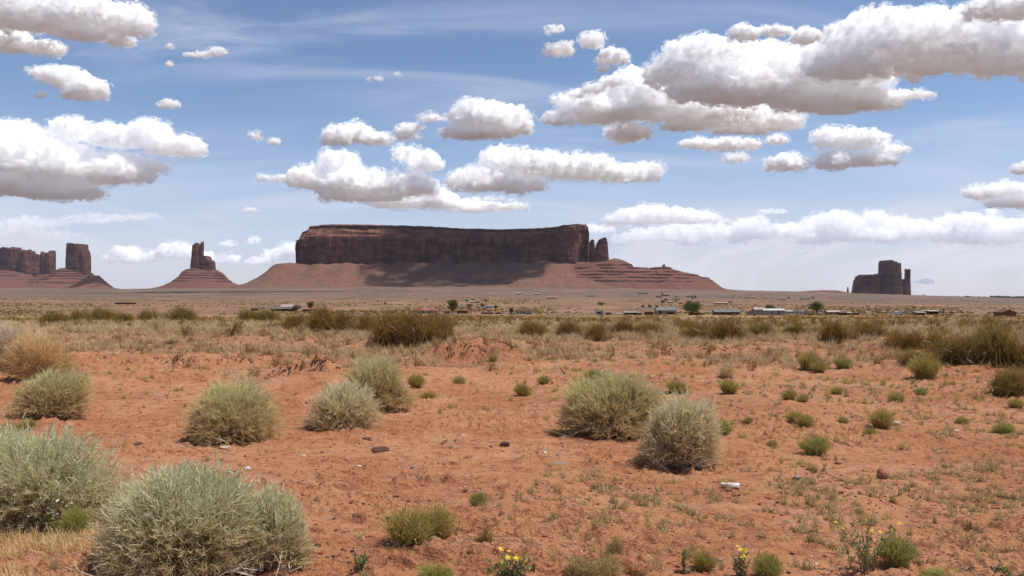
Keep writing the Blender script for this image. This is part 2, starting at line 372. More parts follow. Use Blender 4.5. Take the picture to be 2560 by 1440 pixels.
def join(parts):
    V = []; Q = []; n = 0
    for v, q in parts: V.append(v); Q.append(q + n); n += len(v)
    return np.concatenate(V), np.concatenate(Q)
def rock_part(name, parts, mat, parent, origin):
    V, Q = join(parts); V = V - np.array(origin)
    return link(name, mesh_np(name, V, quads=Q, smooth=False, mats=[mat]), parent)
def slope(name, mat, parent, origin, spine, d, px_rng, front, back, seed, steps=(), step_amp=0.0, gully=3.0, dx=2.0, concave=1.6, floor=None):
    """Rubble apron: heights along a spine [(px, top row, half width m)], falling to the plain in front and behind"""
    S = np.array(spine, float); pxm = d / F
    px = np.arange(px_rng[0], px_rng[1] + dx, dx); ny = 150
    hw = np.interp(px, S[:, 0], S[:, 2]); top = CZ - (np.interp(px, S[:, 0], S[:, 1]) - 720) * pxm
    v = np.linspace(-1, 1, ny)[:, None]
    ext = np.where(v < 0, front, back)
    Y = d + np.sign(v) * np.abs(v) ** 1.0 * (hw[None] + ext)
    Xw = (px - 1280)[None] * pxm + 0 * v
    Zg = H(Xw, Y) - 3.0
    dist = np.maximum(np.abs(Y - d) - hw[None], 0) / ext
    wig = fbm(px[None] / 40.0 + 0 * v, dist * 2.0, seed=seed + 50, octv=3) * 14
    gl = fbm((px[None] + wig) / 17.0, dist * 2.6, seed=seed, octv=5, gain=0.62) * 0.9 + 0.5 * fbm((px[None] + wig) / 6.0, dist * 16, seed=seed + 60, octv=3)
    gl2 = fbm(px[None] / 42.0 + 0 * v, dist * 1.1 + 4, seed=seed + 2, octv=3)
    top = top[None] + (0.8 * fbm(px / 12., px * 0 + 3.3, seed=seed + 70, octv=3) + 2.4 * fbm(px / 45., px * 0 + 8.3, seed=seed + 71, octv=2))[None] * gully * 0.8 * pxm; top = top[0]
    dd = np.clip(dist * (1 + 0.22 * gl2), 0, 1)
    prof = (1 - dd) ** concave
    Zt = Zg + np.maximum(top[None] - Zg, 0) * prof
    Zt = Zt + (gl * gully * 0.75 + gl2 * gully * 1.2) * pxm * np.sin(np.clip(dist, 0, 1) * math.pi) * np.clip((top[None] - Zg) / (60 * pxm), 0, 1)
    for k, rr in enumerate(steps):                         # hard beds: a near vertical riser, a flatter tread
        zs = CZ - (rr - 720) * pxm + fbm(px[None] / 40 + 0 * v, 0 * v + k * 7.1, seed=seed + 30, octv=3) * 2.0 * pxm
        on = np.clip(0.78 + 1.3 * fbm(px[None] / 30 + k * 9.7 + 0 * v, dist, seed=seed + 40, octv=3), 0, 1)
        h = step_amp * pxm
        w = (Zt - zs) / h
        Zt = np.where((w > -1.0) & (w < 0), zs - h * (1 - on) * (-w) - h * on * np.clip((-w - 0.0) ** 0.25, 0, 1), Zt)
    sel = np.ones_like(Zt, bool)
    V = np.stack([Xw, Y, np.maximum(Zt, Zg - 2)], -1).reshape(-1, 3) - np.array(origin)
    return link(name, mesh_np(name, V, quads=grid_quads(ny, len(px)), smooth=False, mats=[mat]), parent)

def build_mesa():
    d = 4500.0; org = (X(1100, d), d, Z(722, d))
    root = thing('mesa', 'long flat-topped dark red sandstone mesa in the middle of the skyline', 'mesa', org)
    top = [(737, 598), (741, 590), (748, 578), (763, 572), (766, 563), (800, 559), (860, 558.5), (960, 560), (1010, 561), (1060, 562), (1110, 565), (1150, 568), (1200, 569),
           (1250, 570), (1300, 569), (1340, 569), (1385, 566), (1410, 562), (1440, 560), (1468, 560), (1471, 566)]
    d0 = d + 500
    # main wall, set so that its front face stands at the distance d
    V, Q = mesa_wall(top, d, 733, 1476, 668, 1000.0, 7)
    o = link('cliff', mesh_np('cliff', V - np.array(org), quads=Q, smooth=False, mats=[M_CLIFF]), root)
    rock_part('pillar', [prism([(1474, 606), (1479, 599), (1484, 600), (1486, 610)], d + 120, (1466, 1492, 660), 110, 5, ns=90, nz=40)], M_CLIFF, root, org)
    rock_part('pillar', [prism([(1486, 630), (1494, 612), (1500, 599), (1508, 596.5), (1513, 600), (1519, 616), (1520, 628)], d + 90, (1476, 1521, 660), 190, 8, ns=140, nz=44)], M_CLIFF, root, org)
    rock_part('saddle', [prism([(1472, 634), (1480, 630), (1488, 633), (1498, 628), (1506, 632)], d + 110, (1464, 1512, 662), 150, 9, ns=140, nz=30)], M_CLIFF, root, org)
    slope('talus_slope', M_TALUS, root, org, [(560, 722, 5), (600, 715, 40), (640, 706, 120), (690, 684, 250), (735, 667, 380), (760, 664, 420), (1000, 662, 420), (1300, 660, 420), (1450, 659, 400), (1525, 652, 250), (1570, 664, 150), (1600, 700, 80), (1640, 724, 20)],
          d + 420, (560, 1640), 640, 700, 17, steps=(674, 680, 687, 694), step_amp=2.6, gully=3.2, concave=1.75)
    slope('stepped_ridge', M_REDTALUS, root, org, [(1400, 672, 60), (1450, 660, 90), (1520, 654, 120), (1545, 657, 120), (1570, 661, 110), (1578, 667, 110), (1612, 669, 100), (1617, 671.5, 95), (1626, 671.5, 90), (1629, 669, 90), (1655, 668, 90), (1668, 670, 90),
          (1680, 676, 90), (1720, 683, 85), (1728, 686, 80), (1755, 692, 70), (1766, 695, 60), (1772, 704, 40), (1780, 712, 25), (1792, 721, 8), (1810, 724, 5)],
          d + 30, (1400, 1812), 420, 420, 23, steps=(663, 670.5, 680, 687, 694, 703), step_amp=6.5, gully=1.3, dx=1.5, concave=1.25)
    rock_part('knob', [prism([(1655, 664), (1657, 662), (1661, 662), (1663, 666)], d + 30, (1654, 1665, 672), 24, 31, ns=50, nz=16)], M_BUTTE, root, org)
    rock_part('spire', [prism([(1777.5, 705), (1779, 703.5), (1781, 704), (1782, 707)], d + 30, (1775, 1785, 716), 22, 33, ns=50, nz=22)], M_BUTTE, root, org)
def mesa_wall(top, d, xl, xr, rb, depth, seed):
    """the long wall: front, ends and back as one ring with a bedded cap rock above fluted cliffs"""
    P = np.array(top, float); pxm = d / F
    nf, ne, nb = 900, 160, 120
    fx = np.linspace(0, 1, nf)
    bays = lambda u, s: fbm(u, 0 * u + 0.5, seed=s, octv=4, gain=0.55)
    # ring in plan: u along, (x as 0..1, y depth)
    ring = np.concatenate([np.stack([fx, 0 * fx], 1), np.stack([np.ones(ne), np.linspace(0, 1, ne + 1)[1:]], 1), np.stack([np.linspace(1, 0, nb + 1)[1:], np.ones(nb)], 1), np.stack([np.zeros(ne - 1), np.linspace(1, 0, ne + 1)[1:-1]], 1)])
    dx = np.concatenate([0 * fx, np.ones(ne), np.zeros(nb), -np.ones(ne - 1)]); dy = np.concatenate([-np.ones(nf), np.zeros(ne), np.ones(nb), np.zeros(ne - 1)])
    ns = len(ring); s_px = np.concatenate([fx * (xr - xl), (xr - xl) + np.linspace(0, depth / pxm, ne), 1500 + np.linspace(0, 700, nb), 2500 + np.linspace(0, depth / pxm, ne - 1)])
    nz = 90; t = np.linspace(0, 1, nz)[:, None]
    xt = P[0, 0] + ring[:, 0] * (P[-1, 0] - P[0, 0]); xb = xl + ring[:, 0] * (xr - xl)
    rt = np.interp(xt, P[:, 0], P[:, 1])
    # rounded corners
    corner = np.clip(1 - ring[:, 0] * 22, 0, 1) ** 2 + np.clip(1 - (1 - ring[:, 0]) * 22, 0, 1) ** 2
    yb = d + ring[:, 1] * depth + np.where(ring[:, 1] < 0.5, 1, -1) * corner * 55 * (np.abs(ring[:, 1] - 0.5) > 0.49)
    shift = np.interp(ring[:, 0], [0, .1, .25, .4, .6, .8, .92, 1], [30, 10, 0, 30, 55, 40, 12, 0]) * (ring[:, 1] < 0.3)
    yb = yb + shift
    px = xb[None] + (xt - xb)[None] * sstep(0.75, 1.0, t); row = rb + (rt[None] - rb) * t
    Xw = (px - 1280) * pxm; Zw = CZ - (row - 720) * pxm; Yw = yb[None] + 0 * t
    u = s_px[None] + 0 * t
    butt = fbm(u / 46.0, 0 * u + t * 0.5, seed=seed, octv=3, gain=0.55)                    # buttresses and alcoves
    flut = fbm(u / 9.0, t * 0.9 + 0 * u, seed=seed + 4, octv=4, gain=0.6, ridged=True)
    fine = fbm(u / 3.0, t * 9.0 + 0 * u, seed=seed + 8, octv=3)
    frac = np.interp(ring[:, 0], [0, 0.02, .06, .5, .75, .9, 1], [.95, .80, .72, .72, .80, .93, .97])[None]
    cap = sstep(frac - 0.02, frac + 0.02, t)                                                # the bedded rim above the cliff
    lob = np.abs(fbm(u / 30.0 + 0 * t, 1.7 + 0 * u, seed=seed + 14, octv=2)) * 0.35
    cliffd = butt * 52 + flut * 9 + fine * 4 + 8 * sstep(frac - 0.30, frac, t) - 14 * sstep(frac - lob - 0.02, frac - lob - 0.16, t)
    beds = fbm(t * 26.0 + 0 * u, u / 90.0, seed=seed + 11, octv=2)
    setb = np.maximum(t - frac, 0) / np.maximum(1 - frac, 0.02)
    capd = butt * 22 - setb * 75 * (1 - frac) / 0.28 + np.floor(setb * 4.0) * 0 + beds * 9 + fine * 4 + flut * 3
    rim = sstep(0.955, 0.965, t) * 16
    disp = cliffd * (1 - cap) + (capd + rim) * cap - 6 * sstep(0.1, 0, t)
    fade_ends = 1.0 - 0.55 * corner[None]
    Xw = Xw + dx[None] * disp * 0.35 * (1 + 0 * t); Yw = Yw + dy[None] * disp * fade_ends
    Zw = Zw + (fbm(u / 6.0, 9.1 + 0 * u, seed=seed + 20, octv=4) * 1.1 * t ** 8) * pxm
    V = [np.stack([Xw, Yw, Zw], -1).reshape(-1, 3)]; Q = [grid_quads(nz, ns, True)]
    nc = 16; k = np.linspace(0, 1, nc)[1:, None]; mid = d + depth / 2
    cy_ = Yw[-1][None] + (mid - Yw[-1][None]) * k; cx_ = Xw[-1][None] + 0 * k
    cz_ = Zw[-1][None] + k * 1.5 + fbm(cx_ / 40, cy_ / 40, seed=seed + 3, octv=3) * 3 * np.minimum(k * 4, 1)
    V.append(np.stack([cx_, cy_, cz_], -1).reshape(-1, 3)); Q.append(grid_quads(nc, ns, True) + (nz - 1) * ns)
    return np.concatenate(V), np.concatenate(Q)
build_mesa()

def build_buttes():
    # far left wall of joined towers
    d = 7600.0; org = (X(40, d), d, Z(715, d))
    r = thing('fin_butte', 'row of joined red sandstone towers cut off by the left frame edge', 'butte', org)
    rock_part('cliff', [prism([(-170, 630), (-110, 622), (-60, 628), (-20, 624), (0, 625), (20, 622), (26, 619), (34, 619), (36, 624), (60, 626), (66, 632), (72, 629)], d, (-180, 76, 684), 260, 41, ns=360, nz=44, flute=1.3),
        prism([(58, 634), (64, 629), (74, 631)], d - 60, (56, 84, 684), 150, 42, ns=120), prism([(70, 642), (77, 633), (80, 626), (82, 630), (84, 640), (86, 641)], d - 20, (66, 96, 684), 120, 43, ns=120),
        prism([(87, 646), (89, 635), (93, 638), (94, 650)], d, (84, 97, 686), 110, 44, ns=110)], M_BUTTE, r, org)
    slope('talus_slope', M_REDTALUS, r, org, [(-400, 690, 100), (-20, 668, 160), (5, 676, 160), (60, 680, 150), (100, 686, 140), (150, 705, 60), (200, 718, 20)], d, (-400, 210), 700, 500, 45, steps=(682, 690, 700), step_amp=4.0, gully=1.2)
    # two-pronged tower
    d = 7500.0; org = (X(118, d), d, Z(712, d))
    r = thing('twin_spire', 'two-pronged sandstone spire between the joined towers and the square butte', 'butte', org)
    rock_part('cliff', [prism([(105.5, 650), (107, 632), (110, 630), (114, 634), (116, 645), (119, 644), (122, 634), (128, 631), (131, 627), (134, 628), (135, 645)], d, (102, 137, 692), 130, 51, ns=220, nz=44)], M_BUTTE, r, org)
    slope('talus_slope', M_REDTALUS, r, org, [(70, 712, 10), (100, 688, 60), (136, 686, 60), (170, 712, 10)], d, (70, 172), 450, 300, 52, steps=(692, 700), step_amp=3.5, gully=1.0)
    # square butte
    d = 7000.0; org = (X(195, d), d, Z(718, d))
    r = thing('square_butte', 'thick blocky sandstone butte on a stepped red slope, right of the twin spire', 'butte', org)
    rock_part('cliff', [prism([(172.5, 618), (173.5, 611), (185, 610), (200, 610.5), (211, 612.5), (213, 622)], d, (170, 220, 688), 200, 61, ns=260, nz=50, flute=0.7),
        prism([(208, 628), (213, 625), (218, 638), (220, 645), (221, 652)], d - 20, (205, 222, 688), 140, 62, ns=120)], M_BUTTE, r, org)
    slope('talus_slope', M_REDTALUS, r, org, [(100, 700, 30), (140, 685, 60), (155, 675, 80), (170, 671, 110), (215, 683, 110), (221, 688, 100), (236, 689, 90), (239, 706, 70), (253, 711, 50), (256, 714, 30), (290, 722, 10)], d, (90, 300), 480, 400, 63, steps=(677, 684, 690, 697, 706), step_amp=4.5, gully=0.9, dx=1.5)
    # pointed butte on a cone
    d = 6500.0; org = (X(500, d), d, Z(718, d))
    r = thing('cone_butte', 'pointed butte with a finger of rock on a wide red cone slope', 'butte', org)
    rock_part('cliff', [prism([(484, 630), (486, 617), (490, 612), (493, 614), (497, 608), (500, 611), (501.5, 626), (502, 640)], d, (478, 506, 676), 130, 71, ns=200, nz=46),
        prism([(503, 640), (512, 641), (520, 643), (525, 650), (530, 652), (534, 655), (537, 660)], d + 10, (498, 538, 678), 130, 72, ns=200, nz=36)], M_BUTTE, r, org)
    rock_part('rock_finger', [prism([(502.5, 607), (505, 604), (508, 604), (509.5, 607)], d - 15, (500, 510, 645), 42, 73, ns=80, nz=40, flute=0.5)], M_BUTTE, r, org)
    slope('talus_slope', M_REDTALUS, r, org, [(380, 722, 5), (405, 715, 15), (430, 704, 30), (455, 690, 50), (465, 676, 60), (490, 673, 70), (535, 677, 70), (550, 684, 55), (565, 695, 40), (590, 709, 20), (620, 718, 8), (640, 722, 5)], d, (370, 650), 420, 400, 74, steps=(675, 684, 689, 695, 703), step_amp=3.5, gully=1.8, dx=1.5)
    # mitten shaped butte at the right
    d = 6000.0; org = (X(2205, d), d, Z(738, d))
    r = thing('mitten_butte', 'dark mitten shaped butte with a thin thumb of rock, alone at the right', 'butte', org)
    rock_part('cliff', [prism([(2202, 668), (2205, 657), (2209, 652.5), (2213, 650), (2218, 651), (2221, 655), (2232, 656), (2239, 659), (2243, 665), (2245, 674), (2246, 684)], d, (2199, 2250, 742), 190, 81, ns=280, nz=54, flute=0.7),
        prism([(2248, 700), (2253, 698), (2258, 701), (2262, 700)], d, (2244, 2268, 742), 130, 82, ns=120)], M_BUTTE, r, org)
    rock_part('thumb', [prism([(2264, 677), (2265, 673), (2272, 673), (2274, 677)], d - 10, (2261, 2275, 742), 70, 83, ns=100, nz=50, flute=0.4)], M_BUTTE, r, org)
    rock_part('shoulder', [prism([(2139, 704), (2148, 699), (2150, 692), (2160, 688), (2175, 687), (2198, 686), (2202, 688)], d + 60, (2132, 2206, 742), 220, 84, ns=260, nz=40, flute=0.6)], M_BUTTE, r, org)
    # needle on the low ridge
    d = 5200.0
    r = link('rock_needle', None if False else mesh_np('rock_needle', prism([(2117, 722), (2118.5, 717), (2120.5, 717.5), (2122, 724)], d, (2116, 2123, 738), 20, 91, ns=60, nz=24, flute=0.3)[0] - np.array([X(2119, d), d, Z(738, d)]),
        quads=prism([(2117, 722), (2118.5, 717), (2120.5, 717.5), (2122, 724)], d, (2116, 2123, 738), 20, 91, ns=60, nz=24, flute=0.3)[1], mats=[M_BUTTE]), None, (X(2119, d), d, Z(738, d)))
    tag(r, 'small lone rock needle standing at the end of the low dark ridge', 'rock')
    # low dark ridge
    d = 5200.0
    o = slope('ridge', M_REDTALUS, None, (0, 0, 0), [(1700, 735, 5), (1800, 722, 20), (1850, 726, 20), (1950, 731, 20), (2000, 729, 20), (2060, 725.5, 25), (2090, 726, 25), (2118, 731, 20), (2140, 742, 10)], d, (1700, 2145), 260, 260, 95, gully=0.6)
    tag(o, kind='structure'); o['label'] = 'low dark ridge on the skyline'
build_buttes()
# ---------------------------------------------------------------- clouds: closed puffy bodies filled with even mist
def ico(sub):
    import bmesh
    bm = bmesh.new(); bmesh.ops.create_icosphere(bm, subdivisions=sub, radius=1.0)
    V = np.array([v.co[:] for v in bm.verts], np.float32); T = np.array([[v.index for v in f.verts] for f in bm.faces], np.int32)
    bm.free(); return V, T
ICO1 = ico(1); ICO2 = ico(2); ICO3 = ico(3)
def cloud_mat(name, dens, px=None, lo=0.40, hi=0.60, size=12.0):
    t = NT(name)
    v = t.n('ShaderNodeVolumePrincipled'); v.inputs['Color'].default_value = (1.0, 1.0, 1.0, 1)
    v.inputs['Density'].default_value = dens; v.inputs['Anisotropy'].default_value = 0.0
    if px is not None:
        n = t.noise(t.coord('Object'), 1.0 / (size * px), 4, 0.68)
        t.put(v.inputs['Density'], t.ramp(n, lo, hi, 0.0, dens * 1.7))
    t.t.links.new(v.outputs[0], t.out.inputs['Volume']); 
    return t.m
CLOUD_MATS = {}
CBASE = 1500.0
def cloud(blobs, label, base_row=None, d=None, soft=1.0, vox=2.3, group=None, seed=1, puffs=1.0, deep=0.8, wisp=0.5):
    rng = np.random.default_rng(seed)
    B = np.array(blobs, float)
    if base_row is None: base_row = (B[:, 1] + B[:, 3]).max()
    if d is None: d = CBASE * F / max(720 - base_row, 40)
    px = d / F                                             # metres per photo pixel there
    C = []; R = []
    for (cx, cyy, rx, ry) in B:
        dep = min(rx, 2.6 * ry) * deep
        n = int(max(10, puffs * 46 * (rx / ry) ** 0.8 * (ry / 25) ** 0.6))
        off = rng.normal(0, 0.18) * dep
        C.append([cx, off, cyy]); R.append([rx * 0.80, dep * 0.80, ry * 0.74])
        for _ in range(n):
            th = rng.uniform(0, 2 * math.pi); u = rng.uniform(-0.55, 1.0); s = math.sqrt(1 - u * u)
            up = max(u, 0)
            p = [cx + rx * 0.84 * s * math.cos(th), off + dep * 0.84 * s * math.sin(th), cyy - ry * 0.84 * (u if u > 0 else u * 1.0)]
            r = ry * rng.uniform(0.13, 0.33) * (0.75 + 0.35 * up) + 1.5
            fl = 1.25 if u < 0 else 1.0
            C.append(p); R.append([r * 1.15 * fl, r * 1.15 * fl, r * (0.7 if u < 0 else 1.0)])
            for _k in range(5):
                v = rng.normal(size=3); v /= np.linalg.norm(v); v[2] = -abs(v[2]) if u > -0.1 else v[2]
                r2 = r * rng.uniform(0.28, 0.5) + 0.8
                C.append([p[0] + v[0] * r * 1.0, p[1] + v[1] * r * 1.0, p[2] + v[2] * r * 0.95]); R.append([r2] * 3)
    C = np.array(C); R = np.array(R)
    base = base_row
    iv, it = ICO2
    V = (iv[None] * R[:, None, :]) + C[:, None, :]         # in photo-pixel units, z still a row
    T = (it[None] + (np.arange(len(C)) * len(iv))[:, None, None]).reshape(-1, 3)
    V = V.reshape(-1, 3)
    V[:, 2] = np.where(V[:, 2] > base, base + (V[:, 2] - base) * 0.18, V[:, 2])     # flat underside
    W = np.stack([(V[:, 0] - 1280) * px, V[:, 1] * px, -(V[:, 2] - base) * px], 1)   # local frame: base at z = 0
    me = mesh_np('cloud_tmp', W, tris=T)
    ob = bpy.data.objects.new('cloud_tmp', me); COL.objects.link(ob)
    md = ob.modifiers.new('r', 'REMESH'); md.mode = 'VOXEL'; md.voxel_size = vox * px
    dg = bpy.context.evaluated_depsgraph_get(); dg.update()
    ev = ob.evaluated_get(dg); m2 = bpy.data.meshes.new_from_object(ev)
    bpy.data.objects.remove(ob); bpy.data.meshes.remove(me)
    n = len(m2.vertices); co = np.empty(n * 3, np.float32); m2.vertices.foreach_get('co', co); co = co.reshape(-1, 3)
    no = np.empty(n * 3, np.float32); m2.vertex_normals.foreach_get('vector', no); no = no.reshape(-1, 3)
    q = co / px
    a = -fbm(q[:, 0] / 15 + seed, q[:, 1] / 15, q[:, 2] / 15, seed=seed, octv=4, gain=0.62, ridged=True)
    a2 = fbm(q[:, 0] / 40 + seed, q[:, 1] / 40, q[:, 2] / 30, seed=seed + 5, octv=2)
    a = 0.62 * a - 0.38 * fbm(q[:, 0] / 6.5 + seed, q[:, 1] / 6.5, q[:, 2] / 6.5, seed=seed + 77, octv=2, gain=0.6, ridged=True)
    low = sstep(2.0, 16.0, q[:, 2])
    co = co + no * ((a * 10.5 * wisp + a2 * 9.0 * wisp) * (0.35 + 0.65 * low) * px)[:, None]
    m2.vertices.foreach_set('co', co.ravel()); m2.polygons.foreach_set('use_smooth', np.ones(len(m2.polygons), bool))
    soft = round(soft * min(1.0, (34.0 / B[:, 3].max()) ** 0.65), 2)       # big bodies: thinner mist, lighter bases
    key = (round(soft, 3), round(math.log2(px), 0))
    if key not in CLOUD_MATS: CLOUD_MATS[key] = cloud_mat('cloud_mist', 0.34 * soft / (2 ** key[1]), 2 ** key[1])
    m2.materials.clear(); m2.materials.append(CLOUD_MATS[key]); m2.name = 'cloud'
    o = link('cloud', m2, loc=(0, d, Z(base, d)))
    tag(o, label, 'cloud', group)
    if soft > 0.30:
        # a thin torn fringe of vapour round the solid body
        fe = ragged_shell(W, T, vox * 2.0 * px, px, seed, min(1.0, B[:, 3].max() / 22))
        k2 = ('f', round(soft, 3), round(math.log2(px), 0))
        if k2 not in CLOUD_MATS: CLOUD_MATS[k2] = cloud_mat('cloud_fringe', 0.10 * max(soft, .5) / (2 ** k2[2]), 2 ** k2[2], 0.50, 0.64, 11.0)
        fe.materials.clear(); fe.materials.append(CLOUD_MATS[k2]); fe.name = 'fringe'; link('fringe', fe, o)
    return o
def ragged_shell(W, T, vs_, px, seed, amp):
    me = mesh_np('cloud_tmp', W, tris=T); ob = bpy.data.objects.new('cloud_tmp', me); COL.objects.link(ob)
    md = ob.modifiers.new('r', 'REMESH'); md.mode = 'VOXEL'; md.voxel_size = vs_
    dg = bpy.context.evaluated_depsgraph_get(); dg.update()
    m2 = bpy.data.meshes.new_from_object(ob.evaluated_get(dg)); bpy.data.objects.remove(ob); bpy.data.meshes.remove(me)
    n = len(m2.vertices); co = np.empty(n * 3, np.float32); m2.vertices.foreach_get('co', co); co = co.reshape(-1, 3)
    no = np.empty(n * 3, np.float32); m2.vertex_normals.foreach_get('vector', no); no = no.reshape(-1, 3)
    q = co / px; a = fbm(q[:, 0] / 30 + seed, q[:, 1] / 30, q[:, 2] / 22, seed=seed + 40, octv=3, gain=0.6)
    co = co + no * ((5.0 + 17.0 * a) * amp * px)[:, None] * [1.25, 1.0, 0.75]
    m2.vertices.foreach_set('co', co.ravel()); return m2
CL = [
 ([(60,30,120,60),(200,50,130,52),(320,55,58,44),(-60,20,100,60),(210,88,60,20)], 'large grey-white cloud cut off by the upper corner above a ragged strip', 102),
 ([(20,105,60,30),(95,120,70,16)], 'ragged white cloud tapering to a wisp at the frame edge under the big corner cloud', 136),
 ([(150,190,70,28),(220,225,60,25),(110,185,40,12),(190,235,55,15)], 'lone white cloud with a hooked left end over the layered cumulus', 248),
 ([(370,340,65,40),(440,370,82,28),(290,350,60,36),(190,332,55,34),(40,350,80,42),(100,410,160,60),(250,430,150,45),(350,418,80,20),(30,460,150,40),(150,480,120,28)], 'large layered cumulus bank with bright tops over the dark left buttes', 508),
 ([(850,345,45,27),(890,335,45,29),(940,350,42,17)], 'small white cumulus with a flat base, smaller of the pair above the mesa', 366),
 ([(1200,300,85,42),(1270,310,58,44),(1180,335,90,20),(1085,297,42,9)], 'rounded white cumulus dome with a wispy tail pointing left', 354),
 ([(1260,405,65,36),(1340,415,90,36),(1450,425,100,35),(1560,438,70,24),(1618,432,40,28),(1290,465,80,22),(1200,455,90,33)], 'long white cumulus tapering to the right above the mesa top', 487),
 ([(845,408,56,28),(1020,390,40,22),(1065,412,50,28),(780,450,70,32),(880,462,110,38),(1000,465,110,34),(690,448,52,10),(900,490,120,18)], 'long broken white cumulus with a pointed left end over the mesa', 505),
 ([(1000,505,90,24),(1090,500,55,30),(1170,515,60,17),(1265,517,65,13)], 'low white cloud shelf hanging just above the mesa top', 535),
 ([(1590,232,82,54),(1500,272,115,48),(1650,260,130,50),(1780,285,140,45),(1905,300,118,36),(1400,250,26,14),(1390,300,40,20)], 'big cumulus with a shaded grey base and a bright peak at its left end', 342),
 ([(1570,336,66,24)], 'ragged white scrap hanging under the big shaded cumulus', 362),
 ([(1750,150,130,42),(1900,160,160,52),(2060,185,190,66),(1850,222,210,50),(2080,248,190,38),(1690,190,90,40)], 'broad cumulus shelf with a mauve grey underside between two bright peaks', 286),
 ([(2190,110,135,78),(2350,112,175,88),(2500,130,130,80),(2120,150,110,60),(2450,70,120,45),(2620,120,120,90)], 'huge white cumulus heap cut off by the right frame edge', 210),
 ([(2500,20,95,26),(2580,15,80,30)], 'grey flat cloud over the huge white heap at the upper frame corner', 48),
 ([(1860,85,38,20),(1930,82,60,12),(2012,95,42,20)], 'thin ring shaped cloud wisp above the broad shelf', 122),
 ([(1385,76,28,9),(1400,125,45,19),(1480,105,33,24),(1535,145,46,20),(1510,172,18,14)], 'ragged stepping wisps trailing left of the big cumulus heaps', 190),
 ([(1740,360,50,13),(1830,364,80,17),(1940,352,28,13)], 'flat white strip of cloud under the base of the shaded cumulus', 382),
 ([(1960,412,58,21),(1840,398,28,10)], 'small round white puff with a smaller one beside it, below the flat strip', 432),
 ([(2070,350,44,29),(2150,352,70,27),(2225,376,58,13),(2090,405,55,24),(2175,402,80,18)], 'double-decked white cumulus under the broad shelf', 430),
]
CL2 = [  # farther, thinner: (blobs, label, base row, soft)
 ([(1640,540,120,24),(1580,552,90,16),(1720,548,90,18)], 'bright white far cloud standing just right of the mesa top', 566, .5),
 ([(1640,590,130,22),(1780,585,120,22),(1740,565,110,18),(1880,575,110,20)], 'pale far cloud bank right of the mesa, behind the two knobs', 612, .22),
 ([(1980,580,110,24),(2080,560,120,26),(2060,590,160,22),(2150,570,80,22)], 'pale far cloud bank left of the mitten butte', 614, .25),
 ([(2200,590,150,24),(2300,575,120,26),(2420,560,130,28),(2540,575,120,28),(2440,600,160,18)], 'pale far cloud bank over the mitten butte reaching the right frame edge', 620, .25),
 ([(2450,486,56,20),(2520,475,50,20),(2590,490,60,24),(2540,510,90,14)], 'small white cumulus group at the right frame edge over the far bank', 524, .7),
 ([(2555,425,26,14),(2590,418,40,18)], 'small white scrap at the right frame edge', 436, .8),
 ([(440,628,52,20),(480,640,60,12),(400,640,40,10)], 'low white far cloud behind the cone butte', 652, .5),
 ([(310,632,40,18),(345,650,50,12),(290,650,40,10)], 'low white far cloud between the square butte and the cone butte', 662, .4),
 ([(560,650,60,13),(640,655,60,12),(690,640,44,20),(725,625,30,18)], 'low white far cloud touching the left wall of the mesa', 668, .45),
 ([(637,603,17,10)], 'tiny round far cloud over the low ones left of the mesa', 613, .5),
 ([(570,610,26,9)], 'tiny flat far cloud right of the cone butte top', 618, .3),
 ([(80,560,120,18),(220,550,110,16),(330,545,90,13),(20,585,120,16),(140,590,110,14)], 'thin ragged veil of cloud under the layered left bank', 600, .10),
 ([(1480,225,34,14),(1530,205,40,16),(1440,240,26,9)], 'ragged scrap at the left shoulder of the big shaded cumulus', 256, .45),
 ([(2180,262,90,16),(2280,240,70,14),(2090,282,60,10)], 'flat torn shelf hanging under the huge white heap', 284, .5),
 ([(1700,318,60,13),(1850,330,80,10)], 'torn strip along the base of the shaded cumulus', 345, .5),
 ([(1190,525,40,10),(1235,498,30,8)], 'thin scrap at the right end of the low cloud shelf', 532, .4),
 ([(637,340,15,12),(683,353,19,10)], 'pair of tiny white puffs left of the small cumulus pair', 364, .6),
 ([(1018,334,28,22),(1040,318,22,9)], 'small white cumulus, right one of the pair above the mesa', 358, 1.0),
 ([(422,262,30,11)], 'small lone lens shaped cloud over the layered left bank', 273, .8),
 ([(505,136,56,8),(545,128,26,8)], 'thin white streak of cloud near the top left', 144, .35),
 ([(424,117,8,8)], 'tiny wisp, upper one of two beside the corner cloud', 125, .4), ([(422,160,12,7)], 'tiny wisp, lower one of two beside the corner cloud', 168, .4),
 ([(995,187,12,6)], 'tiny white wisp high over the mesa', 194, .4), ([(940,200,30,8)], 'faint small wisp left of the tiny one high over the mesa', 210, .25),
 ([(628,527,24,7)], 'faint flat wisp low over the left end of the mesa', 535, .35), ([(310,108,38,16)], 'ragged hanging scrap under the corner cloud', 126, .45), ([(100,239,18,9)], 'small scrap under the lone hooked cloud', 249, .5),
 ([(1490,575,60,14),(1520,610,50,12)], 'pale low far cloud at the right wall of the mesa', 626, .3), ([(2310,706,30,6)], 'tiny flat far cloud beside the thumb of the mitten butte', 714, .25)]
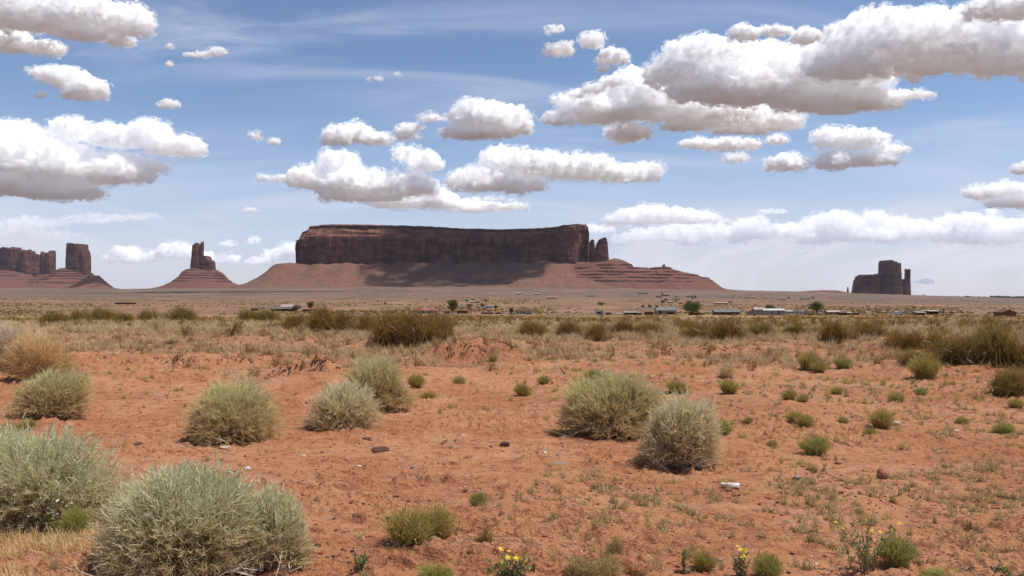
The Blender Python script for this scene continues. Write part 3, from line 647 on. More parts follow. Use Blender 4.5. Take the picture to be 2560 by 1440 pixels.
def build_clouds():
    rb = np.random.default_rng(5)
    for i, (b, lab, base, soft) in enumerate(CL2):
        if 'cloud bank' in lab:      # the far banks are many small heaps at several levels
            x0, x1 = min(q[0] for q in b) - 110, max(q[0] for q in b) + 110; base = 632
            b = list(b) + [(rb.uniform(x0, x1), 585 + rb.uniform(-55, 22), rb.uniform(22, 70), rb.uniform(9, 21)) for _ in range(13)]
            soft *= 1.35; b = [(q[0], q[1], q[2] * .8, q[3] * .9) for q in b]
        cloud(b, lab, base, soft=soft, seed=61 + i, d=min(CBASE * F / max(720 - base, 40), 24000))
    # two clouds overhead, above the frame: their shadows lie on the mesa and on the plain
    for j, (cx, cyy, cz, rx, ry, rz, lab) in enumerate([(790, 4480, 2600, 560, 620, 110, 'flat cloud overhead shading the middle of the mesa'), (-80, 2640, 2200, 760, 120, 60, 'long flat cloud overhead shading a strip of the plain')]):
        iv, it = ICO3; f = 1 + 0.55 * fbm(iv[:, 0] * 2.6 + j, iv[:, 1] * 2.6, iv[:, 2] * 2.6, seed=j + 3, octv=4)[:, None]
        o = link('cloud', mesh_np('cloud', iv * f * [rx, ry, rz], tris=it, smooth=True, mats=[cloud_mat('cloud_mist', 0.03, 1.0, 0.36, 0.6, 190.0 if j == 0 else 70.0)]), None, (cx, cyy, cz)); tag(o, lab, 'cloud')
    for i, (b, lab, base) in enumerate(CL):
        cloud(b, lab, base, seed=11 + i)
build_clouds()
# ---------------------------------------------------------------- plants
def unit(v): return v / np.maximum(np.linalg.norm(v, axis=-1, keepdims=True), 1e-9)
def ribbons(P0, P1, P2, w, nseg, rng, tip=0.3, k0=0.0, k1=1.0):
    """quadratic curves as flat strips turned at random. returns V, Q, k (0..1 along), r (random per strip)"""
    n = len(P0); t = np.linspace(0, 1, nseg + 1)[None, :, None]
    P = P0[:, None] * (1 - t) ** 2 + 2 * P1[:, None] * t * (1 - t) + P2[:, None] * t * t
    T = unit(P2 - P0); side = unit(np.cross(T, rng.normal(size=(n, 3))))
    ww = (np.asarray(w).reshape(-1, 1, 1) if np.ndim(w) else w) * (1 - (1 - tip) * t) * 0.5
    A = P + side[:, None] * ww; B = P - side[:, None] * ww
    V = np.stack([A, B], 2).reshape(-1, 3)
    base = (np.arange(n) * (nseg + 1) * 2)[:, None]; j = (np.arange(nseg) * 2)[None]
    a = base + j; Q = np.stack([a, a + 1, a + 3, a + 2], -1).reshape(-1, 4)
    k = np.broadcast_to((k0 + (k1 - k0) * t)[..., 0:1], (n, nseg + 1, 1)).repeat(2, 2).reshape(-1)
    r = np.repeat(rng.random(n), (nseg + 1) * 2)
    return V, Q, k, r
def cat(*S):
    V = []; Q = []; K = []; R = []; n = 0
    for v, q, k, r in S: V.append(v); Q.append(q + n); K.append(k); R.append(r); n += len(v)
    return np.concatenate(V), np.concatenate(Q), np.concatenate(K), np.concatenate(R)
def strip_mesh(name, S, mat):
    return mesh_np(name, S[0], quads=S[1], attrs={'k': S[2], 'r': S[3]}, mats=[mat])
def plant_mat(name, low, high, low2=None, high2=None, trans=0.25, k0=0.15, k1=0.8, rough=0.75):
    """woody colour at the foot of a stem, leaf colour at its tip, each strand a little different"""
    t = NT(name); k = t.attr('k'); r = t.attr('r')
    a = t.mix(r, low, low2 or low); b = t.mix(r, high, high2 or high)
    c = t.mix(t.ramp(k, k0, k1), a, b)
    d = t.n('ShaderNodeBsdfDiffuse'); t.put(d.inputs[0], c)
    tr = t.n('ShaderNodeBsdfTranslucent'); t.put(tr.inputs[0], c)
    mx = t.n('ShaderNodeMixShader'); mx.inputs[0].default_value = trans
    t.t.links.new(d.outputs[0], mx.inputs[1]); t.t.links.new(tr.outputs[0], mx.inputs[2])
    return t.done(mx.outputs[0])
M_STEM = plant_mat('woody_stems', (0.32, 0.22, 0.13), (0.50, 0.39, 0.22), (0.44, 0.31, 0.18), (0.62, 0.50, 0.31), 0.2)
M_STEM_DARK = plant_mat('dark_woody_stems', (0.14, 0.085, 0.05), (0.25, 0.18, 0.09), (0.22, 0.15, 0.085), (0.33, 0.25, 0.13), 0.15)
M_SAGE = plant_mat('silver_green_leaf', (0.519, 0.413, 0.229), (0.555, 0.557, 0.326), (0.637, 0.517, 0.309), (0.743, 0.724, 0.469), 0.42, 0.20, 0.78)
M_GREEN = plant_mat('grey_green_leaf', (0.541, 0.391, 0.194), (0.555, 0.523, 0.229), (0.637, 0.483, 0.263), (0.731, 0.655, 0.354), 0.42, 0.20, 0.78)
M_PALE = plant_mat('pale_leaf', (0.613, 0.460, 0.263), (0.660, 0.598, 0.354), (0.707, 0.552, 0.332), (0.799, 0.736, 0.491), 0.42, 0.20, 0.78)
M_DEAD = plant_mat('bleached_dead_twig', (0.42, 0.33, 0.24), (0.52, 0.43, 0.33), (0.34, 0.26, 0.18), (0.60, 0.50, 0.40), 0.0)
M_TAN = plant_mat('dry_tan_brush', (0.381, 0.235, 0.101), (0.762, 0.526, 0.258), (0.493, 0.314, 0.134), (0.850, 0.672, 0.381), 0.35, 0.1, 0.8)
M_GREYDRY = plant_mat('grey_dry_brush', (0.336, 0.235, 0.146), (0.616, 0.482, 0.325), (0.448, 0.325, 0.202), (0.762, 0.616, 0.448), 0.3, 0.1, 0.8)
M_TUFT = plant_mat('olive_tuft', (0.34, 0.21, 0.085), (0.35, 0.28, 0.080), (0.44, 0.29, 0.12), (0.50, 0.39, 0.14), 0.35, 0.05, 0.6)
M_FRESH = plant_mat('fresh_green_tuft', (0.34, 0.24, 0.09), (0.315, 0.305, 0.080), (0.42, 0.31, 0.13), (0.45, 0.41, 0.14), 0.35, 0.05, 0.5)
M_BROOM = plant_mat('brown_olive_broom', (0.155, 0.084, 0.034), (0.221, 0.129, 0.040), (0.217, 0.127, 0.053), (0.340, 0.206, 0.072), 0.3, 0.1, 0.7)
M_BROOMG = plant_mat('green_broom', (0.159, 0.099, 0.036), (0.209, 0.149, 0.041), (0.215, 0.140, 0.056), (0.327, 0.234, 0.078), 0.3, 0.1, 0.7)
M_HAY = plant_mat('dry_grass', (0.36, 0.24, 0.12), (0.58, 0.42, 0.22), (0.46, 0.32, 0.18), (0.72, 0.56, 0.34), 0.3)
M_WEED = plant_mat('grey_green_weed', (0.340, 0.215, 0.095), (0.400, 0.294, 0.117), (0.440, 0.280, 0.139), (0.580, 0.429, 0.217), 0.3, 0.0, 0.5)

def dome_dirs(n, rng, lo=-0.12, up=1.0):
    u = rng.random(n) ** up * (1 - lo) + lo; th = rng.random(n) * 2 * math.pi; s = np.sqrt(np.maximum(1 - u * u, 0))
    return np.stack([s * np.cos(th), s * np.sin(th), u], 1)
def dome_bush(w, h, rng, n_stem, n_twig, lumps=0.22, base_r=0.10, stem_w=0.006, twig_w=0.0055, twig_l=0.075, sag=0.35, tip_l=(0.55, 1.0), squash=0.8):
    """rounded shrub: stems fan from a small foot to a lumpy dome, leafy twigs on their outer half"""
    D = dome_dirs(n_stem * 2, rng, -0.05, 0.8)
    hole = fbm(D[:, 0] * 1.9 + h * 9, D[:, 1] * 1.9 + w * 5, D[:, 2] * 1.9, seed=3, octv=2) + rng.normal(size=n_stem * 2) * 0.25
    D = D[np.argsort(-hole)[: n_stem * 2]][: int(n_stem * 1.5)]; D = D[rng.permutation(len(D))[:n_stem]]
    lum = 1 + lumps * fbm(D[:, 0] * 2.2 + w * 7, D[:, 1] * 2.2, D[:, 2] * 2.2, seed=int(w * 1000) % 97, octv=3)
    R = np.array([w / 2, w / 2 * squash, h * 0.92])
    lift = np.array([0, 0, h * 0.10])
    end = D * R * (lum * np.where(rng.random(n_stem) < 0.03, rng.uniform(1.0, 1.14, n_stem), rng.uniform(0.74, 1.03, n_stem)))[:, None] + lift
    end[:, :2] += end[:, 2:3] * rng.normal(size=2) * 0.13
    end[:, 2] = np.maximum(end[:, 2], 0.02 + 0.05 * h * rng.random(n_stem))
    b = rng.normal(size=(n_stem, 3)) * [base_r * w * 0.5, base_r * w * 0.5, 0]
    mid = b * 0.45 + end * 0.55; mid[:, 2] = np.maximum(mid[:, 2], 0) + sag * h * 0.45 * (1 - D[:, 2] ** 2) * rng.uniform(0.3, 1, n_stem)
    mid[:, :2] *= 0.86
    st = ribbons(b, mid, end, stem_w * rng.uniform(0.7, 1.5, n_stem), 5, rng, 0.4, 0.0, 1.0)
    i = rng.integers(0, n_stem, n_twig); t = rng.uniform(tip_l[0], tip_l[1], n_twig)[:, None] ** 0.7
    p = b[i] * (1 - t) ** 2 + 2 * mid[i] * t * (1 - t) + end[i] * t * t
    tan = unit(2 * (1 - t) * (mid[i] - b[i]) + 2 * t * (end[i] - mid[i]))
    dr = unit(tan + rng.normal(size=(n_twig, 3)) * 0.55 + [0, 0, 0.30])
    L = twig_l * rng.uniform(0.5, 1.3, n_twig)[:, None]
    e = p + dr * L; m = (p + e) / 2 + rng.normal(size=(n_twig, 3)) * L * 0.10
    kk = np.clip((p[:, 2] / h) * 0.9 + rng.normal(size=n_twig) * 0.12, 0, 1)
    tw = ribbons(p, m, e, twig_w * rng.uniform(0.7, 1.4, n_twig), 2, rng, 0.35)
    tw = (tw[0], tw[1], np.repeat(kk, 6), tw[3])
    return st, tw
def broom(w, h, rng, n, wid=0.006, spread=0.5, nseg=3, lumps=3, branch=2, base=0.22, ragged=0.35):
    """upright twiggy shrub or tuft: strands rise from a foot, fan outward, fork near the top"""
    cx = rng.uniform(-0.5, 0.5, (lumps, 2)) * [w * 0.55, w * 0.4]; hs = rng.uniform(0.75, 1.05, lumps)
    c = rng.integers(0, lumps, n)
    b = np.zeros((n, 3)); b[:, :2] = cx[c] * (0.6 if lumps > 1 else 0) + rng.normal(size=(n, 2)) * base * w * 0.28
    ang = rng.random(n) * 2 * math.pi; rad = np.sqrt(rng.random(n))
    e = np.zeros((n, 3)); sp = w * 0.5 * (0.55 if lumps > 1 else 1.0)
    e[:, 0] = cx[c, 0] * (1 if lumps > 1 else 0) + np.cos(ang) * rad * sp; e[:, 1] = cx[c, 1] * (1 if lumps > 1 else 0) + np.sin(ang) * rad * sp * 0.85
    e[:, 2] = h * hs[c] * (1 - 0.42 * rad ** 2.2) * rng.uniform(1 - ragged, 1.02, n)
    m = b * 0.5 + e * 0.5; m[:, :2] = b[:, :2] + (e[:, :2] - b[:, :2]) * (0.5 - 0.22 * spread); m += rng.normal(size=(n, 3)) * w * 0.02
    S = [ribbons(b, m, e, wid * rng.uniform(0.7, 1.5, n), nseg, rng, 0.35)]
    if branch:
        nb = n * branch; i = rng.integers(0, n, nb); t = rng.uniform(0.35, 0.95, nb)[:, None]
        p = b[i] * (1 - t) ** 2 + 2 * m[i] * t * (1 - t) + e[i] * t * t
        dr = unit(unit(e[i] - m[i]) + rng.normal(size=(nb, 3)) * 0.35)
        L = h * rng.uniform(0.10, 0.26, nb)[:, None]
        q = p + dr * L
        tw = ribbons(p, (p + q) / 2 + rng.normal(size=(nb, 3)) * L * .08, q, wid * 0.8, 2, rng, 0.4, 0.5, 1.0)
        S.append(tw)
    return cat(*S)
def dead_twigs(w, h, rng, n, wid=0.007):
    """bleached forked sticks"""
    S = []
    for _ in range(n):
        b = np.array([[rng.uniform(-.4, .4) * w, rng.uniform(-.4, .1) * w, 0.0]])
        e = b + np.array([[rng.normal() * 0.35 * w, rng.normal() * 0.2 * w, h * rng.uniform(0.4, 1)]])
        m = (b + e) / 2 + rng.normal(size=(1, 3)) * 0.08 * w
        for sd in range(2): S.append(ribbons(b, m, e, wid * 1.6, 4, rng, 0.4))
        for _k in range(4):
            t = rng.uniform(0.3, 0.9); p = b * (1 - t) ** 2 + 2 * m * t * (1 - t) + e * t * t
            q = p + (unit(e - b) * 0.5 + rng.normal(size=(1, 3)) * 0.5) * h * 0.3
            for sd in range(2): S.append(ribbons(p, (p + q) / 2 + rng.normal(size=(1, 3)) * 0.02 * w, q, wid, 3, rng, 0.4))
    return cat(*S)
def at(px, row, sink=0.02):
    x, y = ground_at(px, row); return np.array([x, y, Hs(x, y) - sink]), y / F

# --- the big rounded shrubs, each its own plant
def round_shrub(px, row, wpx, hpx, label, leaf, seed, stem=M_STEM, n_stem=800, n_twig=11900, dead=0, lobes=None, **kw):
    rng = np.random.default_rng(seed); loc, m = at(px, row)
    r = thing('round_shrub', label, 'shrub', loc, 0, 'rounded shrubs on the red sand')
    S = []; T = []
    for (ox, oy, fw, fh, fn) in (lobes or [(0, 0, 1, 1, 1)]):
        st, tw = dome_bush(wpx * m * fw, hpx * m * fh, rng, int(n_stem * fn), int(n_twig * fn), **kw)
        off = np.array([ox * wpx * m, oy * wpx * m, 0])
        S.append((st[0] + off,) + st[1:]); T.append((tw[0] + off,) + tw[1:])
    link('stems', strip_mesh('stems', cat(*S), stem), r); link('foliage', strip_mesh('foliage', cat(*T), leaf), r)
    if dead: link('dead_twigs', strip_mesh('dead_twigs', dead_twigs(wpx * m * 0.7, hpx * m * 0.35, rng, dead, 0.006), M_DEAD), r, (0, -wpx * m * 0.30, 0))
    return r
round_shrub(440, 1425, 405, 262, 'largest silvery sage-green shrub at the bottom edge with pale dead stems at its foot', M_SAGE, 101, n_stem=2600, n_twig=28900, dead=9, twig_l=0.048, twig_w=0.0048, stem_w=0.0042, lumps=0.25,
    lobes=[(0, 0, 1, 1, 1), (-0.18, 0.1, .75, .82, .45), (0.2, 0.12, .7, .9, .45)])
round_shrub(692, 1418, 180, 194, 'smaller silvery shrub lobe leaning on the right flank of the largest shrub', M_SAGE, 102, n_stem=1300, n_twig=11900, dead=4, twig_l=0.046, twig_w=0.0048, stem_w=0.0042)
round_shrub(98, 1304, 468, 230, 'broad silvery green shrub cut off by the left frame edge behind the white flowered weed', M_SAGE, 103, n_stem=1700, n_twig=28900, twig_l=0.05, twig_w=0.005, stem_w=0.0045, lumps=0.3,
    lobes=[(0, 0, 1, 1, 1), (0.2, -.05, .62, .72, .4), (-0.2, 0.05, .7, .95, .4)])
round_shrub(580, 1100, 236, 156, 'neat round grey-green shrub alone on bare sand, casting a dark shadow to the left', M_GREEN, 104, n_stem=1500, n_twig=16150, dead=2, lumps=0.12, twig_l=0.085)
round_shrub(118, 1042, 194, 128, 'round grey-green shrub in front of the golden dry bushes', M_GREEN, 105, n_stem=1300, n_twig=12750, twig_l=0.09)
round_shrub(853, 1072, 184, 122, 'pale grey-green shrub, front one of the overlapping pair in the middle', M_PALE, 106, n_stem=1200, n_twig=11050, twig_l=0.085, lumps=0.28)
round_shrub(942, 1026, 178, 142, 'taller yellowish green shrub, rear one of the overlapping pair in the middle', M_GREEN, 107, n_stem=1300, n_twig=12750, twig_l=0.1, lumps=0.25, lobes=[(0, 0, 1, 1, 1), (-.15, .1, .7, .95, .4)])
round_shrub(1540, 1087, 258, 164, 'wide green shrub with a dark foot behind the pale straw coloured shrub', M_GREEN, 108, n_stem=1700, n_twig=18700, dead=3, twig_l=0.09, lumps=0.22, lobes=[(-.06, 0, .92, .95, 1), (.14, 0.05, .72, 1.0, .6)])
round_shrub(1690, 1164, 204, 188, 'tall pale straw grey shrub with a spreading dark shadow at its foot', M_PALE, 109, n_stem=2000, n_twig=14450, dead=3, twig_l=0.075, stem_w=0.005, lumps=0.2)
round_shrub(102, 944, 168, 122, 'golden tan dry bush at the left, front one of the dry pair', M_TAN, 110, stem=M_TAN, n_stem=1800, n_twig=5950, twig_l=0.14, lumps=0.18)
round_shrub(20, 920, 215, 108, 'grey tan dry bush cut off by the left frame edge, behind the golden one', M_GREYDRY, 111, stem=M_GREYDRY, n_stem=2000, n_twig=5950, twig_l=0.15, lumps=0.2)

# --- tufts: one mesh each, from a few kinds, each copied
def variants(name, fn, n, mat, seed):
    return [strip_mesh(name, fn(np.random.default_rng(seed + i)), mat) for i in range(n)]
V_TUFT = variants('green_tuft', lambda r: broom(1, 1, r, 520, 0.016, 0.6, 3, 1, 2, 0.36, 0.42), 3, M_TUFT, 200)
V_FRESH = variants('green_tuft', lambda r: broom(1, 1, r, 600, 0.015, 0.5, 3, 1, 2, 0.38, 0.38), 3, M_FRESH, 210)
V_TWIGGY = variants('brown_tuft', lambda r: broom(1, 1, r, 150, 0.022, 0.6, 3, 2, 2, 0.3, 0.5), 3, M_BROOM, 220)
V_HAZY = variants('hazy_tuft', lambda r: broom(1, 1, r, 750, 0.012, 0.3, 3, 3, 3, 0.5, 0.4), 2, M_WEED, 230)
V_THIN = variants('sparse_tuft', lambda r: broom(1, 1, r, 60, 0.020, 0.5, 3, 2, 1, 0.3, 0.6), 3, M_WEED, 240)
V_STRAW = variants('straw_tuft', lambda r: broom(1, 1, r, 330, 0.014, 0.5, 3, 2, 2, 0.3, 0.4), 2, M_HAY, 250)
_cnt = [0]
def tuft(px, row, wpx, hpx, label, kind, name='green_tuft', cat_='tuft', group='green tufts on the red sand'):
    loc, m = at(px, row); i = _cnt[0]; _cnt[0] += 1
    o = link(name, kind[i % len(kind)], None, loc, (i * 2.39) % 6.28)
    f = 0.9 + 0.35 * ((i * 7) % 5) / 4; o.scale = (wpx * m * 1.15, wpx * m * f, hpx * m * 1.08); o.rotation_euler = (0.10 * math.sin(i * 1.7), 0.12 * math.sin(i * 2.9), 0.0 if i % 2 else 3.1)
    return tag(o, label, cat_, group)
TUFTS = [
 (1305, 990, 42, 46, 'vase-shaped green tuft standing alone, straight behind the bare middle ground', V_TUFT),
 (1040, 970, 45, 44, 'rounded green tuft touching the right side of the rear middle shrub', V_TUFT),
 (1147, 965, 35, 28, 'small green tuft between the rear middle shrub and the vase-shaped tuft', V_TUFT),
 (1070, 997, 44, 27, 'low spreading green tuft just below the tuft that touches the rear middle shrub', V_TUFT),
 (1358, 962, 36, 30, 'small green tuft just right of the vase-shaped tuft', V_TUFT),
 (1485, 950, 52, 34, 'green tuft peeping over the left shoulder of the wide green shrub', V_FRESH),
 (1690, 982, 62, 46, 'green tuft with a brown side right of the wide green shrub', V_TUFT),
 (1820, 985, 52, 45, 'rounded green tuft in front of the fuzzy tan tuft', V_TUFT),
 (2022, 925, 60, 48, 'broad green tuft, left one of three in a row on the right rise', V_TUFT),
 (2047, 932, 42, 44, 'yellow-green tuft overlapping the broad one on the right rise', V_TUFT),
 (2105, 922, 45, 40, 'dark green tuft, right one of three in a row on the right rise', V_FRESH),
 (2310, 948, 78, 68, 'large pale topped green tuft with a dark shadow below the big right hand brush', V_TUFT),
 (1990, 1058, 52, 44, 'green tuft with a flattened left side above the bright lone tuft', V_TUFT),
 (2012, 1068, 45, 40, 'green tuft leaning on the flattened one above the bright lone tuft', V_TUFT),
 (2203, 1072, 60, 55, 'green tuft beside a pale rock on the right', V_TUFT),
 (2175, 1092, 32, 36, 'small tan-green tuft just below the tuft beside the pale rock', V_TUFT),
 (2040, 1137, 74, 64, 'bright lone green tuft with a round top and dark shadow on the right', V_FRESH),
 (2510, 1084, 52, 36, 'fresh green tuft near the right frame edge', V_FRESH),
 (2405, 1060, 36, 30, 'small green tuft left of the fresh tuft near the right frame edge', V_TUFT),
 (2540, 1020, 40, 32, 'green tuft under the lowest brown brush at the right frame edge', V_TUFT),
 (1975, 1002, 38, 34, 'thin green tuft, left one of the pair under the right rise', V_TUFT),
 (2010, 1005, 30, 30, 'thin green tuft, right one of the pair under the right rise', V_TUFT),
 (2093, 985, 35, 25, 'low green tuft in the middle of the right hand sand', V_TUFT),
 (2240, 1005, 44, 28, 'low spreading green tuft under the large pale topped tuft', V_TUFT),
 (2302, 990, 32, 28, 'small dark green tuft under the large pale topped tuft', V_FRESH),
 (2108, 1062, 28, 28, 'small olive tuft between the flattened tuft and the one beside the pale rock', V_TUFT),
 (1805, 1088, 50, 46, 'green tuft growing out from behind the pale straw grey shrub', V_FRESH),
 (1930, 1114, 28, 24, 'small green tuft left of the bright lone tuft', V_TUFT),
 (1870, 1060, 24, 26, 'small thin green tuft above and left of the bright lone tuft', V_TUFT),
 (1945, 940, 30, 20, 'low grey-green tuft left of the three tufts on the right rise', V_THIN),
 (1192, 1268, 44, 50, 'narrow fresh green tuft above the yellow flowers', V_FRESH),
 (1018, 1358, 128, 106, 'tall olive green tuft, larger left one of the joined pair in front', V_TUFT),
 (1088, 1344, 92, 88, 'olive green tuft, smaller right one of the joined pair in front', V_TUFT),
 (1240, 1318, 56, 34, 'thin spreading green tuft just above the yellow flowers', V_THIN),
 (1088, 1450, 92, 58, 'spiky green tuft at the bottom edge under the joined pair', V_FRESH),
 (1757, 1422, 66, 56, 'olive tuft at the bottom, left of the slim yellow flowered weed', V_TUFT),
 (1915, 1445, 76, 80, 'upright green tuft at the bottom, right of the slim yellow flowered weed', V_FRESH),
 (2240, 1415, 88, 104, 'tall bright green tuft growing against the big leggy yellow flowered weed', V_FRESH),
 (1480, 1448, 130, 74, 'hazy olive brown tuft at the bottom edge, front one of the fuzzy pair', V_HAZY),
 (1540, 1400, 64, 66, 'hazy olive brown tuft, rear one of the fuzzy pair', V_HAZY),
 (1590, 1452, 70, 52, 'rusty thin stemmed tuft at the bottom edge right of the fuzzy pair', V_TWIGGY),
 (1655, 1430, 54, 66, 'sparse grey-green tuft between the rusty tuft and the olive tuft at the bottom', V_THIN),
 (1385, 1425, 46, 80, 'tall thin grassy stems right of the clump of yellow flowers', V_THIN),
 (1205, 1370, 60, 62, 'dark brown and green twiggy tuft above left of the yellow flowers', V_TWIGGY),
 (1175, 1400, 40, 44, 'rusty brown tuft below the dark twiggy tuft', V_TWIGGY),
 (68, 1076, 46, 42, 'olive tuft in front of the left grey-green shrub', V_TUFT),
 (24, 1106, 58, 60, 'olive brown tuft at the left frame edge above the broad silvery shrub', V_TUFT),
 (190, 1345, 66, 92, 'bright olive tuft growing inside the foot of the broad silvery shrub', V_FRESH),
 (125, 1428, 44, 44, 'straw coloured grass tuft at the bottom left', V_STRAW),
 (235, 1090, 16, 20, 'tiny green sprout on bare sand left of the neat round shrub', V_THIN),
 (440, 1056, 18, 16, 'tiny green sprout touching the left of the neat round shrub', V_THIN),
 (520, 1150, 24, 24, 'tiny bare stemmed sprout below the neat round shrub', V_THIN),
 (1125, 1020, 26, 22, 'small green sprout below the low spreading tuft in the middle', V_THIN),
 (1170, 1052, 24, 18, 'tiny grey sprout on the bare middle ground', V_THIN),
 (1150, 1000, 22, 14, 'low brownish sprout right of the low spreading tuft in the middle', V_THIN),
 (1232, 905, 24, 24, 'small green tuft right of the eroded dark bank', V_TUFT),
 (1770, 895, 18, 36, 'small rusty stem plant on the right rise', V_TWIGGY),
 (2380, 1430, 60, 20, 'green sprout at the bottom edge right of the tall bright tuft', V_FRESH),
 (2490, 1320, 60, 36, 'grey-green leafy weed near the right frame edge', V_THIN),
 (2455, 1345, 50, 34, 'grey-green leafy weed just left of the one near the right frame edge', V_THIN),
 (2440, 1390, 46, 30, 'grey-green weed above the dead branches at the lower right corner', V_THIN),
 (2350, 1450, 90, 40, 'dark green tuft at the bottom edge left of the dead branches', V_FRESH),
 (1800, 945, 74, 46, 'fuzzy tan tuft behind a rounded green tuft', V_STRAW),
 (395, 832, 60, 46, 'pale straw bush among the brush on the left rise', V_STRAW),
 (420, 860, 60, 28, 'low straw tuft under the pale straw bush on the left rise', V_STRAW),
]
for a in TUFTS: tuft(*a)

# --- dark brush along the rise
def brush_kind(seed, mat, w=1.0, n=900):
    rng = np.random.default_rng(seed); return strip_mesh('brush', broom(1.0, 1.0, rng, n, 0.009, 0.35, 4, 6, 2, 0.6, 0.6), mat)
V_BRUSH = [brush_kind(300 + i, M_BROOM) for i in range(3)]; V_BRUSHG = [brush_kind(310 + i, M_BROOMG) for i in range(3)]
V_STICKS = [strip_mesh('dead_twigs', dead_twigs(0.9, 0.7, np.random.default_rng(320 + i), 7, 0.008), M_DEAD) for i in range(2)]
BRUSH = [
 (140, 815, 80, 42, 'olive brush at the far left of the rise', 1, 0), (200, 806, 60, 38, 'narrow olive brush second from the left on the rise', 1, 0), (252, 808, 70, 44, 'dense olive brush over the red patch on the left rise', 1, 0), (310, 812, 60, 36, 'low olive brush right of the dense one on the left rise', 1, 0),
 (370, 806, 50, 38, 'small upright olive brush in the middle of the left rise', 1, 0), (450, 808, 72, 46, 'upright olive brush standing apart on the left rise', 1, 0), (620, 808, 60, 40, 'olive green brush left of the small white trailer', 1, 0), (665, 808, 60, 42, 'olive green brush right under the small white trailer', 1, 0),
 (745, 828, 70, 50, 'thin brown brush left of the tall reddish one', 0, 1), (805, 834, 120, 72, 'tall reddish brown brush below the dark green tree', 0, 0), (862, 832, 60, 56, 'narrow brown brush between the tall reddish one and the biggest mass', 0, 1),
 (925, 838, 80, 62, 'brown brush on the left shoulder of the biggest mass', 0, 1), (975, 858, 120, 84, 'left third of the biggest brown brush mass, with bare white sticks', 0, 1), (1045, 860, 130, 90, 'middle third of the biggest brown brush mass on the rise', 0, 1), (1110, 850, 90, 76, 'right third of the biggest brown brush mass on the rise', 0, 1),
 (1330, 842, 92, 44, 'low olive brown brush right of the biggest mass', 0, 0), (1425, 844, 70, 48, 'brown brush, left one of the close pair near the middle', 0, 0), (1495, 848, 66, 50, 'brown brush, right one of the close pair near the middle', 0, 1), (1560, 830, 60, 34, 'straw brown brush right of the close pair', 0, 0), (1625, 832, 105, 30, 'low dark grey-brown brush like a hedge', 0, 0),
 (1745, 852, 80, 56, 'left half of the tall olive brown brush with pale twigs', 0, 1), (1820, 858, 110, 66, 'right half of the tall olive brown brush with pale twigs', 0, 1), (1900, 842, 80, 44, 'low olive brush right of the tall one with pale twigs', 1, 0), (1990, 838, 56, 34, 'small olive brush halfway along the right rise', 1, 0),
 (2090, 852, 100, 56, 'dark brown brush, left one of the two merged on the right rise', 0, 0), (2165, 848, 96, 50, 'dark brown brush, right one of the two merged on the right rise', 0, 0), (2260, 874, 90, 58, 'dark brown brush over the shaded hollow on the right rise', 0, 0), (2340, 872, 80, 48, 'red-brown brush next to the biggest green brush at the right', 0, 0),
 (2410, 900, 120, 82, 'left half of the biggest green brush at the right frame edge', 1, 1), (2500, 905, 150, 104, 'right half of the biggest green brush at the right frame edge', 1, 1), (2530, 990, 130, 86, 'lowest brown green brush at the right frame edge', 1, 0), (2300, 905, 100, 40, 'low pale green brush in front of the red-brown one', 1, 0),
]
def build_brush():
    for i, (px, row, w, h, lab, g, stick) in enumerate(BRUSH):
        loc, m = at(px, row, 0.04)
        r = thing('brush', lab, 'shrub', loc, 0, 'dark twiggy brush along the rise')
        o = link('branches', (V_BRUSHG if g else V_BRUSH)[i % 3], r, None, (i * 1.9) % 6.28); o.scale = (w * m * 1.25, w * m * 1.05, h * m * 1.16)
        if stick:
            o = link('dead_twigs', V_STICKS[i % 2], r, None, (i * 1.3) % 6.28); o.scale = (w * m * 0.9, w * m * 0.9, h * m * 0.9)
build_brush()

# --- flowering weeds
M_YELLOW = NT('yellow_petal'); M_YELLOW = M_YELLOW.done(M_YELLOW.bsdf((0.68, 0.50, 0.03), 0.6))
M_WHITEF = NT('white_petal'); M_WHITEF = M_WHITEF.done(M_WHITEF.bsdf((0.78, 0.72, 0.66), 0.7))
M_LEAFY = plant_mat('fleshy_leaf', (0.24, 0.22, 0.12), (0.185, 0.195, 0.075), (0.36, 0.32, 0.2), (0.33, 0.33, 0.16), 0.25, 0.0, 0.5)
def flower_mesh(name, r, mat, rng, n=9):
    th = np.linspace(0, 2 * math.pi, n, endpoint=False); V = [[0, 0, r * 0.35]]
    for i, a in enumerate(th):
        for q, (rr, dz) in enumerate(((0.45, 0.10), (1.0, -0.05 + 0.2 * rng.random()), (0.95, 0.0))):
            a2 = a + (q - 1) * 0.28; V.append([math.cos(a2) * r * rr, math.sin(a2) * r * rr, r * (0.3 + dz)])
    T = []
    for i in range(n): b = 1 + 3 * i; T += [[0, b, b + 1], [0, b + 1, b + 2]]
    return mesh_np(name, np.array(V), tris=np.array(T), mats=[mat])
